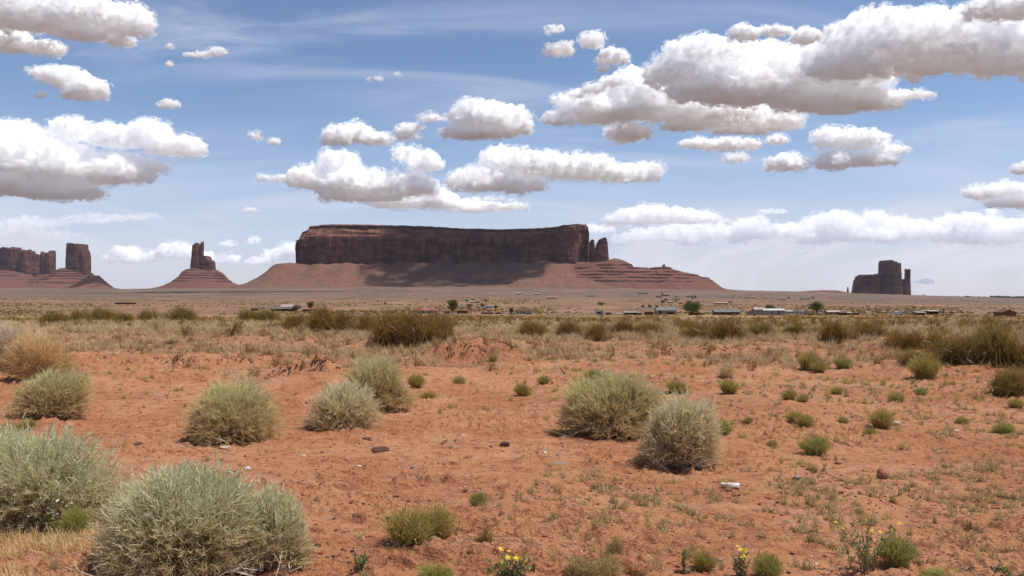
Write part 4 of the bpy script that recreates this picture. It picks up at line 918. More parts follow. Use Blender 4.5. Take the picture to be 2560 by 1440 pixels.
def flower_weed(px, row, wpx, hpx, label, nst, nfl, seed, mat, fr, name='flowering_weed'):
    rng = np.random.default_rng(seed); loc, m = at(px, row); w, h = wpx * m, hpx * m
    r = thing(name, label, 'flowering plant', loc, 0)
    b = rng.normal(size=(nst, 3)) * [w * 0.08, w * 0.06, 0]; ang = rng.random(nst) * 6.28; rad = rng.random(nst) ** 0.6
    e = np.stack([np.cos(ang) * rad * w / 2, np.sin(ang) * rad * w / 3, h * (1 - 0.35 * rad ** 2) * rng.uniform(0.6, 1, nst)], 1)
    md = (b + e) / 2 * [0.8, 0.8, 1] + rng.normal(size=(nst, 3)) * w * 0.03
    st = ribbons(b, md, e, 0.006, 5, rng, 0.5)
    nl = nst * 26; i = rng.integers(0, nst, nl); t = rng.uniform(0.08, 1.0, nl)[:, None]
    p = b[i] * (1 - t) ** 2 + 2 * md[i] * t * (1 - t) + e[i] * t * t
    q = p + unit(rng.normal(size=(nl, 3)) + [0, 0, 0.9]) * rng.uniform(0.015, 0.032, (nl, 1))
    lf = ribbons(p, (p + q) / 2 + rng.normal(size=(nl, 3)) * 0.003, q, 0.010 * rng.uniform(.7, 1.3, nl), 2, rng, 0.5)
    lf = (lf[0], lf[1], np.repeat(t[:, 0], 6), lf[3])
    link('stems', strip_mesh('stems', st, M_WEED), r); link('leaves', strip_mesh('leaves', lf, M_LEAFY), r)
    fm = flower_mesh('flower', fr, mat, rng)
    order = np.argsort(-e[:, 2])
    for k in range(nfl):
        j = order[k % nst]; pos = e[j] + rng.normal(size=3) * 0.012 * (1 if k < nst else 2.0)
        f = link('flower', fm, r, pos, rng.random() * 6); f.rotation_euler = (0.5 + rng.normal() * 0.4, rng.normal() * 0.4, rng.random() * 6)
    return r
flower_weed(1282, 1452, 140, 88, 'leafy weed with a bright clump of yellow flowers at the bottom edge', 26, 12, 401, M_YELLOW, 0.017)
flower_weed(2165, 1432, 190, 178, 'big leggy weed with scattered yellow flowers against the bright green tuft', 20, 13, 402, M_YELLOW, 0.013)
flower_weed(1850, 1445, 66, 104, 'slim weed with a few yellow flowers between two green tufts at the bottom', 9, 5, 403, M_YELLOW, 0.014)
flower_weed(895, 1430, 66, 70, 'grey leafy weed with two yellowish buds left of the spiky tuft', 9, 2, 404, M_YELLOW, 0.009)
flower_weed(125, 1340, 110, 128, 'weed with small white flowers in front of the broad silvery shrub', 16, 30, 405, M_WHITEF, 0.010)
flower_weed(1710, 1430, 26, 96, 'single stemmed leafy weed left of the olive tuft at the bottom', 4, 1, 406, M_WHITEF, 0.006)
flower_weed(2525, 1452, 110, 60, 'leafy weed in the lower right corner beside the dead branches', 12, 2, 407, M_YELLOW, 0.010)

# --- stuff nobody could count: dry grass, weeds, field brush
def scatter(name, label, templates, pts, sc_xy, sc_z, mat, seed, sink=0.015):
    rng = np.random.default_rng(seed); V = []; Q = []; K = []; R = []; n = 0
    zz = H(pts[:, 0], pts[:, 1]) - sink; idx = rng.integers(0, len(templates), len(pts)); rot = rng.random(len(pts)) * 6.283
    for ti, T in enumerate(templates):
        s = np.nonzero(idx == ti)[0]
        if not len(s): continue
        v = T[0][None]; c = np.cos(rot[s])[:, None]; sn = np.sin(rot[s])[:, None]
        x = (v[..., 0] * c - v[..., 1] * sn) * sc_xy[s][:, None] + pts[s, 0][:, None]; y = (v[..., 0] * sn + v[..., 1] * c) * sc_xy[s][:, None] + pts[s, 1][:, None]
        z = v[..., 2] * sc_z[s][:, None] + zz[s][:, None]
        V.append(np.stack([x, y, z], -1).reshape(-1, 3)); Q.append((T[1][None] + (np.arange(len(s)) * T[0].shape[0])[:, None, None]).reshape(-1, 4) + n)
        K.append(np.tile(T[2], len(s))); R.append((np.tile(T[3], len(s)) * 0.45 + 0.55 * np.repeat(rng.random(len(s)), len(T[3])))); n += len(s) * len(T[0])
    me = strip_mesh(name, (np.concatenate(V), np.concatenate(Q), np.concatenate(K), np.concatenate(R)), mat)
    o = link(name, me); o['kind'] = 'stuff'; o['label'] = label; return o
def pts_in(n, y0, y1, rng, pad=150, dens=None, power=1.0):
    """points over the visible ground between two distances, even per square metre for power=1"""
    y = np.sqrt(y0 ** 2 + rng.random(n) * (y1 ** 2 - y0 ** 2)) if power == 1 else y0 * (y1 / y0) ** rng.random(n)
    px = rng.uniform(-pad, 2560 + pad, n); x = (px - 1280) / F * y
    if dens is not None: k = rng.random(n) < dens(px, x, y); x, y = x[k], y[k]
    return np.stack([x, y], 1)
def build_cover():
    rng = np.random.default_rng(500)
    tg = [broom(1, 1, np.random.default_rng(510 + i), 26, 0.022, 0.6, 2, 2, 0, 0.4, 0.6) for i in range(5)]
    tgw = [broom(1, 1, np.random.default_rng(560 + i), 40, 0.040, 0.55, 2, 2, 0, 0.45, 0.6) for i in range(5)]
    tw = [broom(1, 1, np.random.default_rng(520 + i), 60, 0.026, 0.5, 2, 2, 1, 0.5, 0.5) for i in range(5)]
    ts = [broom(1, 1, np.random.default_rng(530 + i), 34, 0.055, 0.4, 1, 3, 0, 0.6, 0.4) for i in range(5)]
    # dry grass on the rise
    def d1(px, x, y):
        n = sstep(-0.25, 0.30, fbm(x / 1.6, y / 1.2, seed=71, octv=3))
        e = sstep(15.0, 21.0, y + 2.2 * fbm(x / 3, y / 3, seed=72, octv=2) + 2.4 * np.exp(-((px - 700) / 420.) ** 2) + 2.0 * np.exp(-((px - 1900) / 420.) ** 2))
        return np.clip(e * (0.25 + 0.75 * n) + 0.012, 0, 1)
    p = pts_in(26000, 12, 34, rng, dens=d1)
    scatter('dry_grass', 'dry straw and grey grass over the low rise', tg, p, rng.uniform(0.18, 0.50, len(p)), rng.uniform(0.08, 0.36, len(p)), M_HAY, 1)
    p = pts_in(8000, 13, 34, rng, dens=d1)
    scatter('grey_weeds', 'low grey-green weeds among the dry grass on the rise', tg, p, rng.uniform(0.2, 0.6, len(p)), rng.uniform(0.10, 0.34, len(p)), M_BROOM, 2)
    # low weeds in front, mostly to the right
    def d2(px, x, y):
        band = np.exp(-((y - 5.9 - 0.0006 * (px - 1900)) / 0.75) ** 2) * sstep(1150, 1500, px) + 0.20 * sstep(1900, 2300, px) * (y > 4.5) * (y < 9.5) + 0.13 * sstep(1500, 2000, px) * (y > 8) * (y < 14) + 0.9 * sstep(420, 250, px) * (y < 5.2) + 0.10 * (y < 5.5) * (px > 760)
        return np.clip(band * 1.3, 0, 1) * sstep(-0.45, 0.45, fbm(x / 0.35, y / 0.3, seed=73, octv=3))
    p = pts_in(21000, 4.0, 14, rng, 60, d2)
    scatter('low_weeds', 'sparse low grey-green weeds on the sand in front', tgw, p, rng.uniform(0.08, 0.22, len(p)), rng.uniform(0.04, 0.13, len(p)), M_WEED, 3)
    pl = pts_in(9000, 4.0, 5.3, rng, 60, lambda px, x, y: sstep(470, 250, px) * sstep(-.3, .2, fbm(x / .4, y / .4, seed=74, octv=2)))
    scatter('brown_weeds', 'brown dry weeds on the sand at the foot of the silvery shrubs', tg, pl, rng.uniform(0.10, 0.24, len(pl)), rng.uniform(0.05, 0.17, len(pl)), M_TAN, 7)
    p2 = p[rng.random(len(p)) < 0.22]; q = flower_mesh('bloom', 0.006, M_WHITEF, rng, 4)
    nv = len(q.vertices); co = np.empty(nv * 3, np.float32); q.vertices.foreach_get('co', co); co = co.reshape(-1, 3)
    tr = np.array([list(f.vertices) for f in q.polygons]); pp = np.repeat(p2, 3, 0) + rng.normal(size=(len(p2) * 3, 2)) * 0.04
    zz = H(pp[:, 0], pp[:, 1]) + rng.uniform(0.035, 0.09, len(pp))
    V = (co[None] + np.stack([pp[:, 0], pp[:, 1], zz], 1)[:, None]).reshape(-1, 3); Tt = (tr[None] + (np.arange(len(pp)) * nv)[:, None, None]).reshape(-1, 3)
    o = link('tiny_white_blooms', mesh_np('tiny_white_blooms', V, tris=Tt, mats=[M_WHITEF])); o['kind'] = 'stuff'; o['label'] = 'tiny white blooms over the low weeds'
    p = pts_in(1500, 4.1, 15, rng, 60)
    scatter('fine_dry_stems', 'single dry stems and sprouts scattered over the sand', [broom(1, 1, np.random.default_rng(540 + i), 6, 0.03, 0.6, 2, 1, 0, 0.3, 0.6) for i in range(4)], p, rng.uniform(0.05, 0.14, len(p)), rng.uniform(0.04, 0.13, len(p)), M_HAY, 4)
    def d4(px, x, y): return (0.10 + .9 * sstep(-.1, .3, fbm(x / 1.3, y / 1.3, seed=78, octv=3))) * (0.25 + .75 * sstep(1100, 1600, px)) * (0.3 + .7 * sstep(8, 11, y))
    p = pts_in(2600, 7.5, 20, rng, 60, d4)
    scatter('sprouts', 'small olive sprouts and dead weeds between the tufts', tgw, p, rng.uniform(0.10, 0.26, len(p)), rng.uniform(0.05, 0.17, len(p)), M_TUFT, 5)
    p = pts_in(6000, 7.5, 20, rng, 60, d4)
    scatter('grey_litter', 'grey straw litter between the tufts', tg, p, rng.uniform(0.14, 0.40, len(p)), rng.uniform(0.02, 0.07, len(p)), M_GREYDRY, 6)
    # brush and grass of the field beyond the rise
    for nm, lab, nn, y0, y1, T, s0, s1, h0, h1, mat, sd, thr in (
        ('rise_brush', 'ragged brown brush along the rise', 900, 22, 46, tw, .35, 1.1, .25, .6, M_BROOM, 10, 0.10),
        ('field_brush', 'olive brown brush covering the field beyond the rise', 2000, 30, 75, tw, .5, 1.3, .25, .65, M_BROOM, 11, 0.08),
        ('field_grass', 'golden dry grass filling the field beyond the rise', 7500, 27, 75, tw, .35, .9, .2, .5, M_HAY, 12, -0.1),
        ('far_brush', 'dark low brush on the far side of the field', 9000, 75, 400, ts, .9, 2.4, .35, .8, M_BROOM, 13, 0.0),
        ('far_grass', 'golden dry grass on the far side of the field', 6000, 75, 400, ts, .8, 2.2, .25, .6, M_HAY, 14, -0.05)):
        def d3(px, x, y): return 0.15 + 0.85 * sstep(thr - 0.12, thr + 0.2, fbm(x / (6 + y * .06), y / (5 + y * .1), seed=80 + sd, octv=3))
        p = pts_in(nn, y0, y1, rng, 200, d3, 0)
        scatter(nm, lab, T, p, rng.uniform(s0, s1, len(p)), rng.uniform(h0, h1, len(p)), mat, sd, 0.04)
    # brush dotting the plain as far as the mesa
    p = pts_in(14000, 420, 3600, rng, 200, lambda px, x, y: sstep(-0.1, 0.3, fbm(x / 120, y / 160, seed=95, octv=3)), 0)
    tb = [broom(1, 1, np.random.default_rng(550 + i), 16, 0.30, 0.5, 1, 2, 0, 0.8, 0.3) for i in range(3)]
    scatter('plain_brush', 'dark brush dotted over the distant plain', tb, p, rng.uniform(1.2, 3.6, len(p)), rng.uniform(0.7, 1.6, len(p)), M_BROOMG, 15, 0.1)
build_cover()
# ---------------------------------------------------------------- the settlement on the plain
def flat_mat(name, col, rough=0.85, var=0.25, scale=0.6, metal=0.0, stretch=(1, 1, 0.3), spec=0.2):
    t = NT(name); p = t.coord('Object', stretch)
    dark = tuple(c * (1 - var) for c in col)
    c = t.mix(t.noise(p, scale, 5, 0.6, lo=0.35, hi=0.7), col, dark)
    return t.done(t.bsdf(c, rough, None, spec, metal))
MV = {k: flat_mat(n, c, r) for k, (n, c, r) in dict(
    white=('white_painted_metal', (0.52, 0.50, 0.47), 0.6), lav=('pale_grey_siding', (0.33, 0.295, 0.29), 0.7), tan=('tan_plaster', (0.38, 0.25, 0.17), 0.9), brown=('brown_boards', (0.16, 0.085, 0.055), 0.9),
    dark=('dark_weathered_wood', (0.070, 0.042, 0.034), 0.9), red=('red_brown_boards', (0.17, 0.060, 0.045), 0.85), greyroof=('grey_shingle_roof', (0.17, 0.18, 0.165), 0.9), brownroof=('brown_shingle_roof', (0.15, 0.072, 0.046), 0.9),
    redroof=('faded_red_roof', (0.34, 0.13, 0.11), 0.8), paleroof=('pale_metal_roof', (0.40, 0.35, 0.30), 0.7), glass=('dark_window_glass', (0.025, 0.025, 0.03), 0.2), tyre=('black_rubber', (0.025, 0.024, 0.023), 0.9),
    earth=('pinkish_earth', (0.44, 0.25, 0.165), 0.95), greycar=('grey_car_paint', (0.22, 0.23, 0.26), 0.4), darkcar=('dark_car_paint', (0.045, 0.035, 0.04), 0.4), bark=('bark', (0.11, 0.075, 0.05), 0.95), steel=('dull_steel', (0.42, 0.40, 0.37), 0.5)).items()}
class MB:
    def __init__(s): s.V = []; s.Fq = []
    def box(s, x0, x1, y0, y1, z0, z1):
        n = len(s.V); s.V += [(x0, y0, z0), (x1, y0, z0), (x1, y1, z0), (x0, y1, z0), (x0, y0, z1), (x1, y0, z1), (x1, y1, z1), (x0, y1, z1)]
        s.Fq += [[n + i for i in f] for f in ((0, 3, 2, 1), (4, 5, 6, 7), (0, 1, 5, 4), (1, 2, 6, 5), (2, 3, 7, 6), (3, 0, 4, 7))]; return s
    def poly(s, pts, faces):
        n = len(s.V); s.V += [tuple(p) for p in pts]; s.Fq += [[n + i for i in f] for f in faces]; return s
    def extrude_y(s, prof, y0, y1):            # profile in x,z, closed
        k = len(prof); n = len(s.V); s.V += [(x, y0, z) for x, z in prof] + [(x, y1, z) for x, z in prof]
        s.Fq += [list(range(n, n + k)), list(range(n + 2 * k - 1, n + k - 1, -1))] + [[n + i, n + k + i, n + k + (i + 1) % k, n + (i + 1) % k] for i in range(k)]; return s
    def cyl_y(s, cx, cz, r, y0, y1, k=14): return s.extrude_y([(cx + r * math.cos(a), cz + r * math.sin(a)) for a in np.linspace(0, 2 * math.pi, k, endpoint=False)], y0, y1)
    def build(s, name, mat, parent, loc=None):
        me = bpy.data.meshes.new(name); me.from_pydata([tuple(map(float, v)) for v in s.V], [], s.Fq); me.materials.append(mat); me.update()
        return link(name, me, parent, loc)
def spot(px0, px1, row):
    x, y = ground_at((px0 + px1) / 2, row); return (x, y, Hs(x, y) - 0.15), y / F
def house(name, cat_, px0, px1, top, eave, base, label, wall='tan', roof='greyroof', kind='ridge', wins=(), doors=(), depth=0.6, group=None, chimney=None, porch=None):
    loc, m = spot(px0, px1, base); w = (px1 - px0) * m; ze = (base - eave) * m + 0.15; zt = (base - top) * m + 0.15; dp = max(w * depth, 2.5); h = w / 2
    r = thing(name, label, cat_, loc, 0, group)
    b = MB()
    if kind == 'front': b.extrude_y([(-h, 0), (h, 0), (h, ze), (0, zt - 0.05), (-h, ze)], 0, dp)
    elif kind == 'ridge': b.poly([(-h, 0, 0), (h, 0, 0), (h, dp, 0), (-h, dp, 0), (-h, 0, ze), (h, 0, ze), (h, dp, ze), (-h, dp, ze), (-h, dp / 2, zt - .05), (h, dp / 2, zt - .05)],
            [(0, 1, 5, 4), (2, 3, 7, 6), (1, 2, 6, 9, 5), (3, 0, 4, 8, 7), (4, 5, 9, 8), (6, 7, 8, 9), (0, 3, 2, 1)])
    else: b.box(-h, h, 0, dp, 0, ze)
    b.build('wall', MV[wall], r)
    o = 0.35 if w > 5 else 0.18; th = 0.14; rb = MB()
    if kind == 'ridge':
        rb.poly([(-h - o, -o, ze - .1), (h + o, -o, ze - .1), (h + o, dp / 2, zt), (-h - o, dp / 2, zt), (-h - o, dp + o, ze - .1), (h + o, dp + o, ze - .1),
                 (-h - o, -o, ze - .1 + th), (h + o, -o, ze - .1 + th), (h + o, dp / 2, zt + th), (-h - o, dp / 2, zt + th), (-h - o, dp + o, ze - .1 + th), (h + o, dp + o, ze - .1 + th)],
                [(6, 7, 8, 9), (9, 8, 11, 10), (0, 3, 2, 1), (3, 4, 5, 2), (0, 1, 7, 6), (5, 4, 10, 11), (1, 2, 8, 7), (2, 5, 11, 8), (3, 0, 6, 9), (4, 3, 9, 10)])
    elif kind == 'front': rb.extrude_y([(-h - o, ze - .2), (0, zt), (h + o, ze - .2), (h + o, ze - .2 + th), (0, zt + th), (-h - o, ze - .2 + th)], -o, dp + o)
    elif kind == 'hip':
        q = 0.42 * min(h, dp / 2) if w > dp else 0
        rl = max(h - dp / 2, 0.1 * h)
        rb.poly([(-h - o, -o, ze), (h + o, -o, ze), (h + o, dp + o, ze), (-h - o, dp + o, ze), (-rl, dp / 2, zt), (rl, dp / 2, zt), (-h - o, -o, ze - th), (h + o, -o, ze - th), (h + o, dp + o, ze - th), (-h - o, dp + o, ze - th)],
                [(0, 1, 5, 4), (1, 2, 5), (2, 3, 4, 5), (3, 0, 4), (6, 7, 1, 0), (7, 8, 2, 1), (8, 9, 3, 2), (9, 6, 0, 3), (9, 8, 7, 6)])
    else: rb.poly([(-h - o, -o, ze), (h + o, -o, ze), (h + o, dp + o, zt), (-h - o, dp + o, zt), (-h - o, -o, ze + th), (h + o, -o, ze + th), (h + o, dp + o, zt + th), (-h - o, dp + o, zt + th)],
                [(0, 3, 2, 1), (4, 5, 6, 7), (0, 1, 5, 4), (1, 2, 6, 5), (2, 3, 7, 6), (3, 0, 4, 7)])
    rf = rb.build('roof', MV[roof], r)
    if chimney is not None: MB().box(-0.18, 0.18, -0.18, 0.18, 0, (zt - ze) * 0.9 + 0.8).build('chimney', MV['dark'], rf, (chimney * h, dp * 0.4, ze + 0.2))
    for (u0, u1, v0, v1) in wins: MB().box(-h + u0 * w, -h + u1 * w, -0.05, 0.1, v0 * ze, v1 * ze).build('window', MV['glass'], r)
    for (u0, u1, v1, mk) in doors: MB().box(-h + u0 * w, -h + u1 * w, -0.06, 0.1, 0.12, v1 * ze).build('door', MV[mk], r)
    if porch: MB().box(-h + porch[0] * w, -h + porch[1] * w, -1.6, -0.02, ze * 0.62, ze * 0.70).build('porch_roof', MV['paleroof'], r)
    return r
def car(px, row, wpx, label, paint='white', kind='car', group='vehicles parked in the settlement', face=1):
    loc, m = spot(px - wpx / 2, px + wpx / 2, row); L = wpx * m; s = L / 4.6; f = face
    r = thing({'car': 'parked_car', 'pickup': 'pickup_truck', 'suv': 'parked_van'}[kind], label, {'car': 'car', 'pickup': 'pickup', 'suv': 'van'}[kind], (loc[0], loc[1], loc[2] + .1), 0, group)
    prof = {'car': [(-2.3, .35), (2.3, .35), (2.3, .8), (1.3, .95), (.6, 1.42), (-1.0, 1.45), (-1.8, 1.0), (-2.3, .9)],
            'pickup': [(-2.3, .4), (2.3, .4), (2.3, .95), (1.2, 1.05), (.7, 1.65), (-.4, 1.7), (-.5, 1.05), (-2.3, 1.05)],
            'suv': [(-2.3, .35), (2.3, .35), (2.3, .95), (1.5, 1.1), (.9, 1.75), (-2.1, 1.8), (-2.3, 1.2)]}[kind]
    MB().extrude_y([(x * s * f, z * s) for x, z in (prof if f > 0 else prof[::-1])], 0, 1.8 * s).build('body', MV[paint], r)
    wr = {'car': [(-.9, 1.0), (.95, 1.0), (.5, 1.35), (-.8, 1.36)], 'pickup': [(-.35, 1.1), (1.0, 1.1), (.6, 1.58), (-.3, 1.6)], 'suv': [(-1.9, 1.15), (1.2, 1.15), (.8, 1.66), (-1.9, 1.68)]}[kind]
    MB().extrude_y([(x * s * f, z * s) for x, z in (wr if f > 0 else wr[::-1])], -0.02, 1.8 * s + 0.02).build('window', MV['glass'], r)
    for x in (-1.45, 1.45):
        for y in (-0.03, 1.62): MB().cyl_y(x * s, .34 * s, .34 * s, y * s, (y + .22) * s).build('wheel', MV['tyre'], r)
    return r
def trailer(px0, px1, top, row, label, group='trailers and campers on the plain', wins=((.55, .68, .45, .75), (.75, .88, .45, .75)), nose=True):
    loc, m = spot(px0, px1, row); w = (px1 - px0) * m; h = (row - top) * m
    r = thing('camper_trailer', label, 'trailer', loc, 0, group); a = w / 2; c = min(0.25 * h, 0.5); z0 = 0.18 * h
    MB().extrude_y([(-a, z0), (a - c, z0), (a, z0 + c), (a, h - c), (a - c, h), (-a + c, h), (-a, h - c)], 0, 2.4).build('body', MV['white'], r)
    for (u0, u1, v0, v1) in wins: MB().box(-a + u0 * w, -a + u1 * w, -0.04, 0.08, z0 + v0 * (h - z0), z0 + v1 * (h - z0)).build('window', MV['glass'], r)
    for x in (-0.12, 0.12): MB().cyl_y(x * w, z0 * 0.9, z0 * 0.9 + .05, -0.05, 0.2).build('wheel', MV['tyre'], r)
    return r
def tree(px, row, wpx, hpx, label, seed, mat, trunk=0.16, name='shade_tree', group='trees of the settlement', n=2600, leaf=0.30, bottom=0.22):
    rng = np.random.default_rng(seed); loc, m = spot(px - 1, px + 1, row); w, h = wpx * m, hpx * m
    r = thing(name, label, 'tree', loc, 0, group)
    nb = 9; e = np.stack([rng.normal(size=nb) * w * .22, rng.normal(size=nb) * w * .18, rng.uniform(.45, .9, nb) * h], 1)
    b = np.zeros((nb, 3)); S = [ribbons(b, e * [.2, .2, .55], e, 0.028 * h, 5, rng, .25) for _ in range(3)]
    S.append(ribbons(np.zeros((5, 3)), np.array([[0.02 * h, 0, h * .2]] * 5), np.array([[0, 0.02 * h, h * .45]] * 5), 0.055 * h, 4, rng, .5))
    link('trunk', strip_mesh('trunk', cat(*S), MV['bark']), r)
    # crown: clumps of leaf faces through the volume, gaps between the clumps
    nc = 34; cu = rng.normal(size=(nc, 3)); cu /= np.linalg.norm(cu, axis=1, keepdims=True); cu *= rng.random((nc, 1)) ** 0.45
    cc = cu * [w * .40, w * .36, h * (1 - bottom) * .40] + [0, 0, h * (bottom + (1 - bottom) * .52)]
    i = rng.integers(0, nc, n); p = cc[i] + rng.normal(size=(n, 3)) * [w * .075, w * .07, h * .06]
    p[:, 2] = np.maximum(p[:, 2], h * bottom * 0.7)
    d = unit(rng.normal(size=(n, 3)) + [0, 0, 0.3]) * leaf * rng.uniform(.6, 1.4, (n, 1))
    lf = ribbons(p, p + d / 2 + rng.normal(size=(n, 3)) * leaf * .08, p + d, leaf * 0.62, 2, rng, .5)
    lf = (lf[0], lf[1], np.repeat(rng.random(nc)[i], 6), lf[3])
    link('crown', strip_mesh('crown', lf, mat), r); return r
M_TREE = plant_mat('tree_leaf', (0.060, 0.075, 0.028), (0.105, 0.125, 0.045), (0.075, 0.09, 0.03), (0.15, 0.165, 0.07), 0.2, 0.2, 0.8)
M_TREEG = plant_mat('grey_tree_leaf', (0.115, 0.115, 0.075), (0.165, 0.165, 0.11), (0.14, 0.14, 0.09), (0.21, 0.20, 0.15), 0.2, 0.2, 0.8)
def rails(px0, px1, top, row, label, npost, nrail, mat='brown', group=None, board=0.12):
    loc, m = spot(px0, px1, row); w = (px1 - px0) * m; h = (row - top) * m
    r = thing('corral_fence', label, 'fence', loc, 0, group)
    for i in range(npost): MB().box(-.08, .08, -.08, .08, 0, h * (1.0 if i % 2 else 1.12)).build('post', MV[mat], r, (-w / 2 + w * i / (npost - 1), 0, 0))
    for k in range(nrail): MB().box(-w / 2, w / 2, -.12, -.085, 0, board).build('rail', MV[mat], r, (0, 0, h * (k + .7) / (nrail + .3)))
    return r
def shelter(px0, px1, top, row, label, roof='paleroof', wall='dark', posts=4, back=True, group='sheds and shelters of the settlement', slope_=0.12, wins=()):
    """low shed: back and side walls, posts, a single-pitch roof"""
    loc, m = spot(px0, px1, row); w = (px1 - px0) * m; h = (row - top) * m; dp = max(3.0, min(w * .5, 7)); a = w / 2
    r = thing('open_shed', label, 'shed', loc, 0, group)
    b = MB(); b.box(-a, a, dp - .15, dp, 0, h * .95); b.box(-a, -a + .15, 0.4, dp - .16, 0, h * .9); b.box(a - .15, a, 0.4, dp - .16, 0, h * .9); b.build('wall', MV[wall], r)
    if wins == 'closed': MB().box(-a + .16, a - .16, 0.6, 0.75, 0, h * .82).build('front_wall', MV[wall], r)
    for i in range(posts): MB().box(-.1, .1, -.1, .1, 0, h * .86).build('post', MV['brown'], r, (-a + .2 + (w - .4) * i / (posts - 1), 0.15, 0))
    k = h * slope_
    MB().poly([(-a - .3, -.4, h - k - .12), (a + .3, -.4, h - k - .12), (a + .3, dp + .3, h + k - .12), (-a - .3, dp + .3, h + k - .12), (-a - .3, -.4, h - k), (a + .3, -.4, h - k), (a + .3, dp + .3, h + k), (-a - .3, dp + .3, h + k)],
        [(0, 3, 2, 1), (4, 5, 6, 7), (0, 1, 5, 4), (1, 2, 6, 5), (2, 3, 7, 6), (3, 0, 4, 7)]).build('roof', MV[roof], r)
    return r
def tank(px, row, wpx, label):
    loc, m = spot(px - 1, px + 1, row); R_ = wpx * m / 2
    r = thing('water_tank', label, 'tank', (loc[0], loc[1], loc[2] + .1)); V, T = ICO3
    link('vessel', mesh_np('vessel', V * [R_, R_, R_] + [0, 0, R_ * 1.15], tris=T, smooth=True, mats=[MV['white']]), r)
    MB().box(-R_ * .5, R_ * .5, -R_ * .5, R_ * .5, 0, R_ * .35).build('base', MV['dark'], r); return r
def build_village():
    # near row of homesteads, left to right
    shelter(627, 643, 770, 777, 'dark lean-to beside the small white trailer at the left end', wall='dark', roof='brownroof')
    trailer(645, 664, 766, 774, 'small white trailer with two dark windows at the left end of the homesteads')
    house('gabled_shed', 'shed', 702, 732, 762, 767, 771, 'dark brown shed with a pale gabled roof, left of the grey tree', 'brown', 'paleroof', 'ridge')
    shelter(676, 737, 770, 778, 'long low dark shed with a grey roof under the pale gabled one', wall='dark', roof='lav' if False else 'greyroof', posts=6, wins='closed')
    tree(742, 778, 26, 17, 'grey leafless looking tree at the end of the long low dark shed', 601, M_TREEG)
    shelter(756, 786, 772, 779, 'low brown shed under the dark green tree', wall='brown', roof='brown', posts=4, wins='closed')
    tree(777, 776, 22, 24, 'dark green tree behind the low brown shed', 602, M_TREE)
    house('red_roofed_house', 'house', 1046, 1092, 769, 776, 784, 'house with a faded red hip roof showing over the brown brush', 'lav', 'redroof', 'hip', ((.2, .3, .35, .75),), ((.5, .6, .8, 'dark'),))
    tree(1131, 786, 34, 41, 'tall dense green tree, leftmost of the three big ones', 603, M_TREE, n=4200)
    house('round_hut', 'hut', 1111, 1125, 775.5, 778, 784, 'small brown dome shaped earth hut at the foot of the leftmost big tree', 'brown', 'brown', 'hip', depth=1.0)
    house('red_shed', 'shed', 1142, 1168, 776, 777, 784, 'flat red-brown shed right of the leftmost big tree', 'red', 'brown', 'flat', (), ((.1, .2, .8, 'dark'),))
    car(1151, 785, 9, 'white car in front of the flat red-brown shed')
    shelter(1203, 1233, 780, 785, 'long dark animal shed between the red-brown shed and the hip roofed house', wall='dark', roof='brown', posts=6)
    shelter(1238, 1252, 780, 785, 'short dark animal shed beside a white car', wall='dark', roof='brown', posts=3)
    car(1258, 785, 11, 'white car between the animal sheds and the bush', face=-1)
    tree(1278, 784, 14, 16, 'small dark green bushy tree left of the brown hip roofed house', 604, M_TREE, n=1200, bottom=.05)
    house('hip_roofed_house', 'house', 1288, 1332, 769, 777.5, 785, 'white walled house with a steep brown hip roof and a stovepipe', 'white', 'brownroof', 'hip', ((.12, .2, .3, .7), (.42, .56, .3, .75)), ((.28, .34, .85, 'dark'),), chimney=0.0)
    car(1322, 786, 16, 'dark car parked at the right end of the brown hip roofed house', 'darkcar')
    car(1276, 786, 10, 'dark vehicle under the bushy tree beside the hip roofed house', 'darkcar', 'pickup')
    car(1407, 786, 8, 'white car, left one of two out on open grass', 'white', 'pickup'); car(1419, 785.5, 8, 'white car, right one of two out on open grass')
    house('white_garage', 'garage', 1488, 1508, 776.5, 777, 788, 'square white garage with a big dark doorway', 'white', 'greyroof', 'flat', ((.2, .66, .35, .78),), ((.72, .86, .9, 'dark'),))
    car(1511, 787, 9, 'white pickup at the right wall of the square white garage', 'white', 'pickup')
    shelter(1516, 1528, 781, 787, 'small dark shed right of the white garage', wall='dark', roof='brown', posts=3, wins='closed')
    tank(1542.5, 788, 6, 'white round tank, left one of two side by side'); tank(1548, 787.5, 5.5, 'white round tank, right one of two side by side')
    shelter(1562, 1580, 780, 787, 'dark red open shed with a bright roof, leftmost of three in a row', wall='red', roof='paleroof', posts=3); shelter(1582, 1593, 780, 787, 'dark red open shed with a bright roof, middle one of three in a row', wall='red', roof='paleroof', posts=3); shelter(1595, 1606, 781, 787, 'dark open shed with a grey roof, rightmost of three in a row', wall='dark', roof='greyroof', posts=3)
    shelter(1613, 1634, 778, 787, 'dark red-brown shed left of the grey roofed tan house', wall='red', roof='brown', posts=4, wins='closed')
    house('tan_house', 'house', 1642, 1691, 769.5, 776, 786, 'tan house with a wide grey roof and a dark porch, the largest of the homesteads', 'tan', 'greyroof', 'ridge', ((.12, .26, .3, .85),), ((.54, .88, .85, 'dark'),), porch=(.52, .9), depth=.55)
    car(1695.5, 788, 8, 'white car right of the grey roofed tan house')
    tree(1730, 788, 52, 40, 'wide ragged green tree, middle one of the three big ones', 605, M_TREE, n=5200, bottom=.12)
    rails(1722, 1762, 783.5, 788, 'low dark plank fence at the foot of the middle big tree', 12, 2, 'dark', board=.45)
    house('long_dark_house', 'house', 1787, 1849, 775, 780, 788, 'long dark house with a grey-green metal roof', 'brown', 'greyroof', 'ridge', ((.3, .36, .3, .75), (.6, .68, .3, .75)), ((.18, .23, .85, 'tan'),), depth=.35)
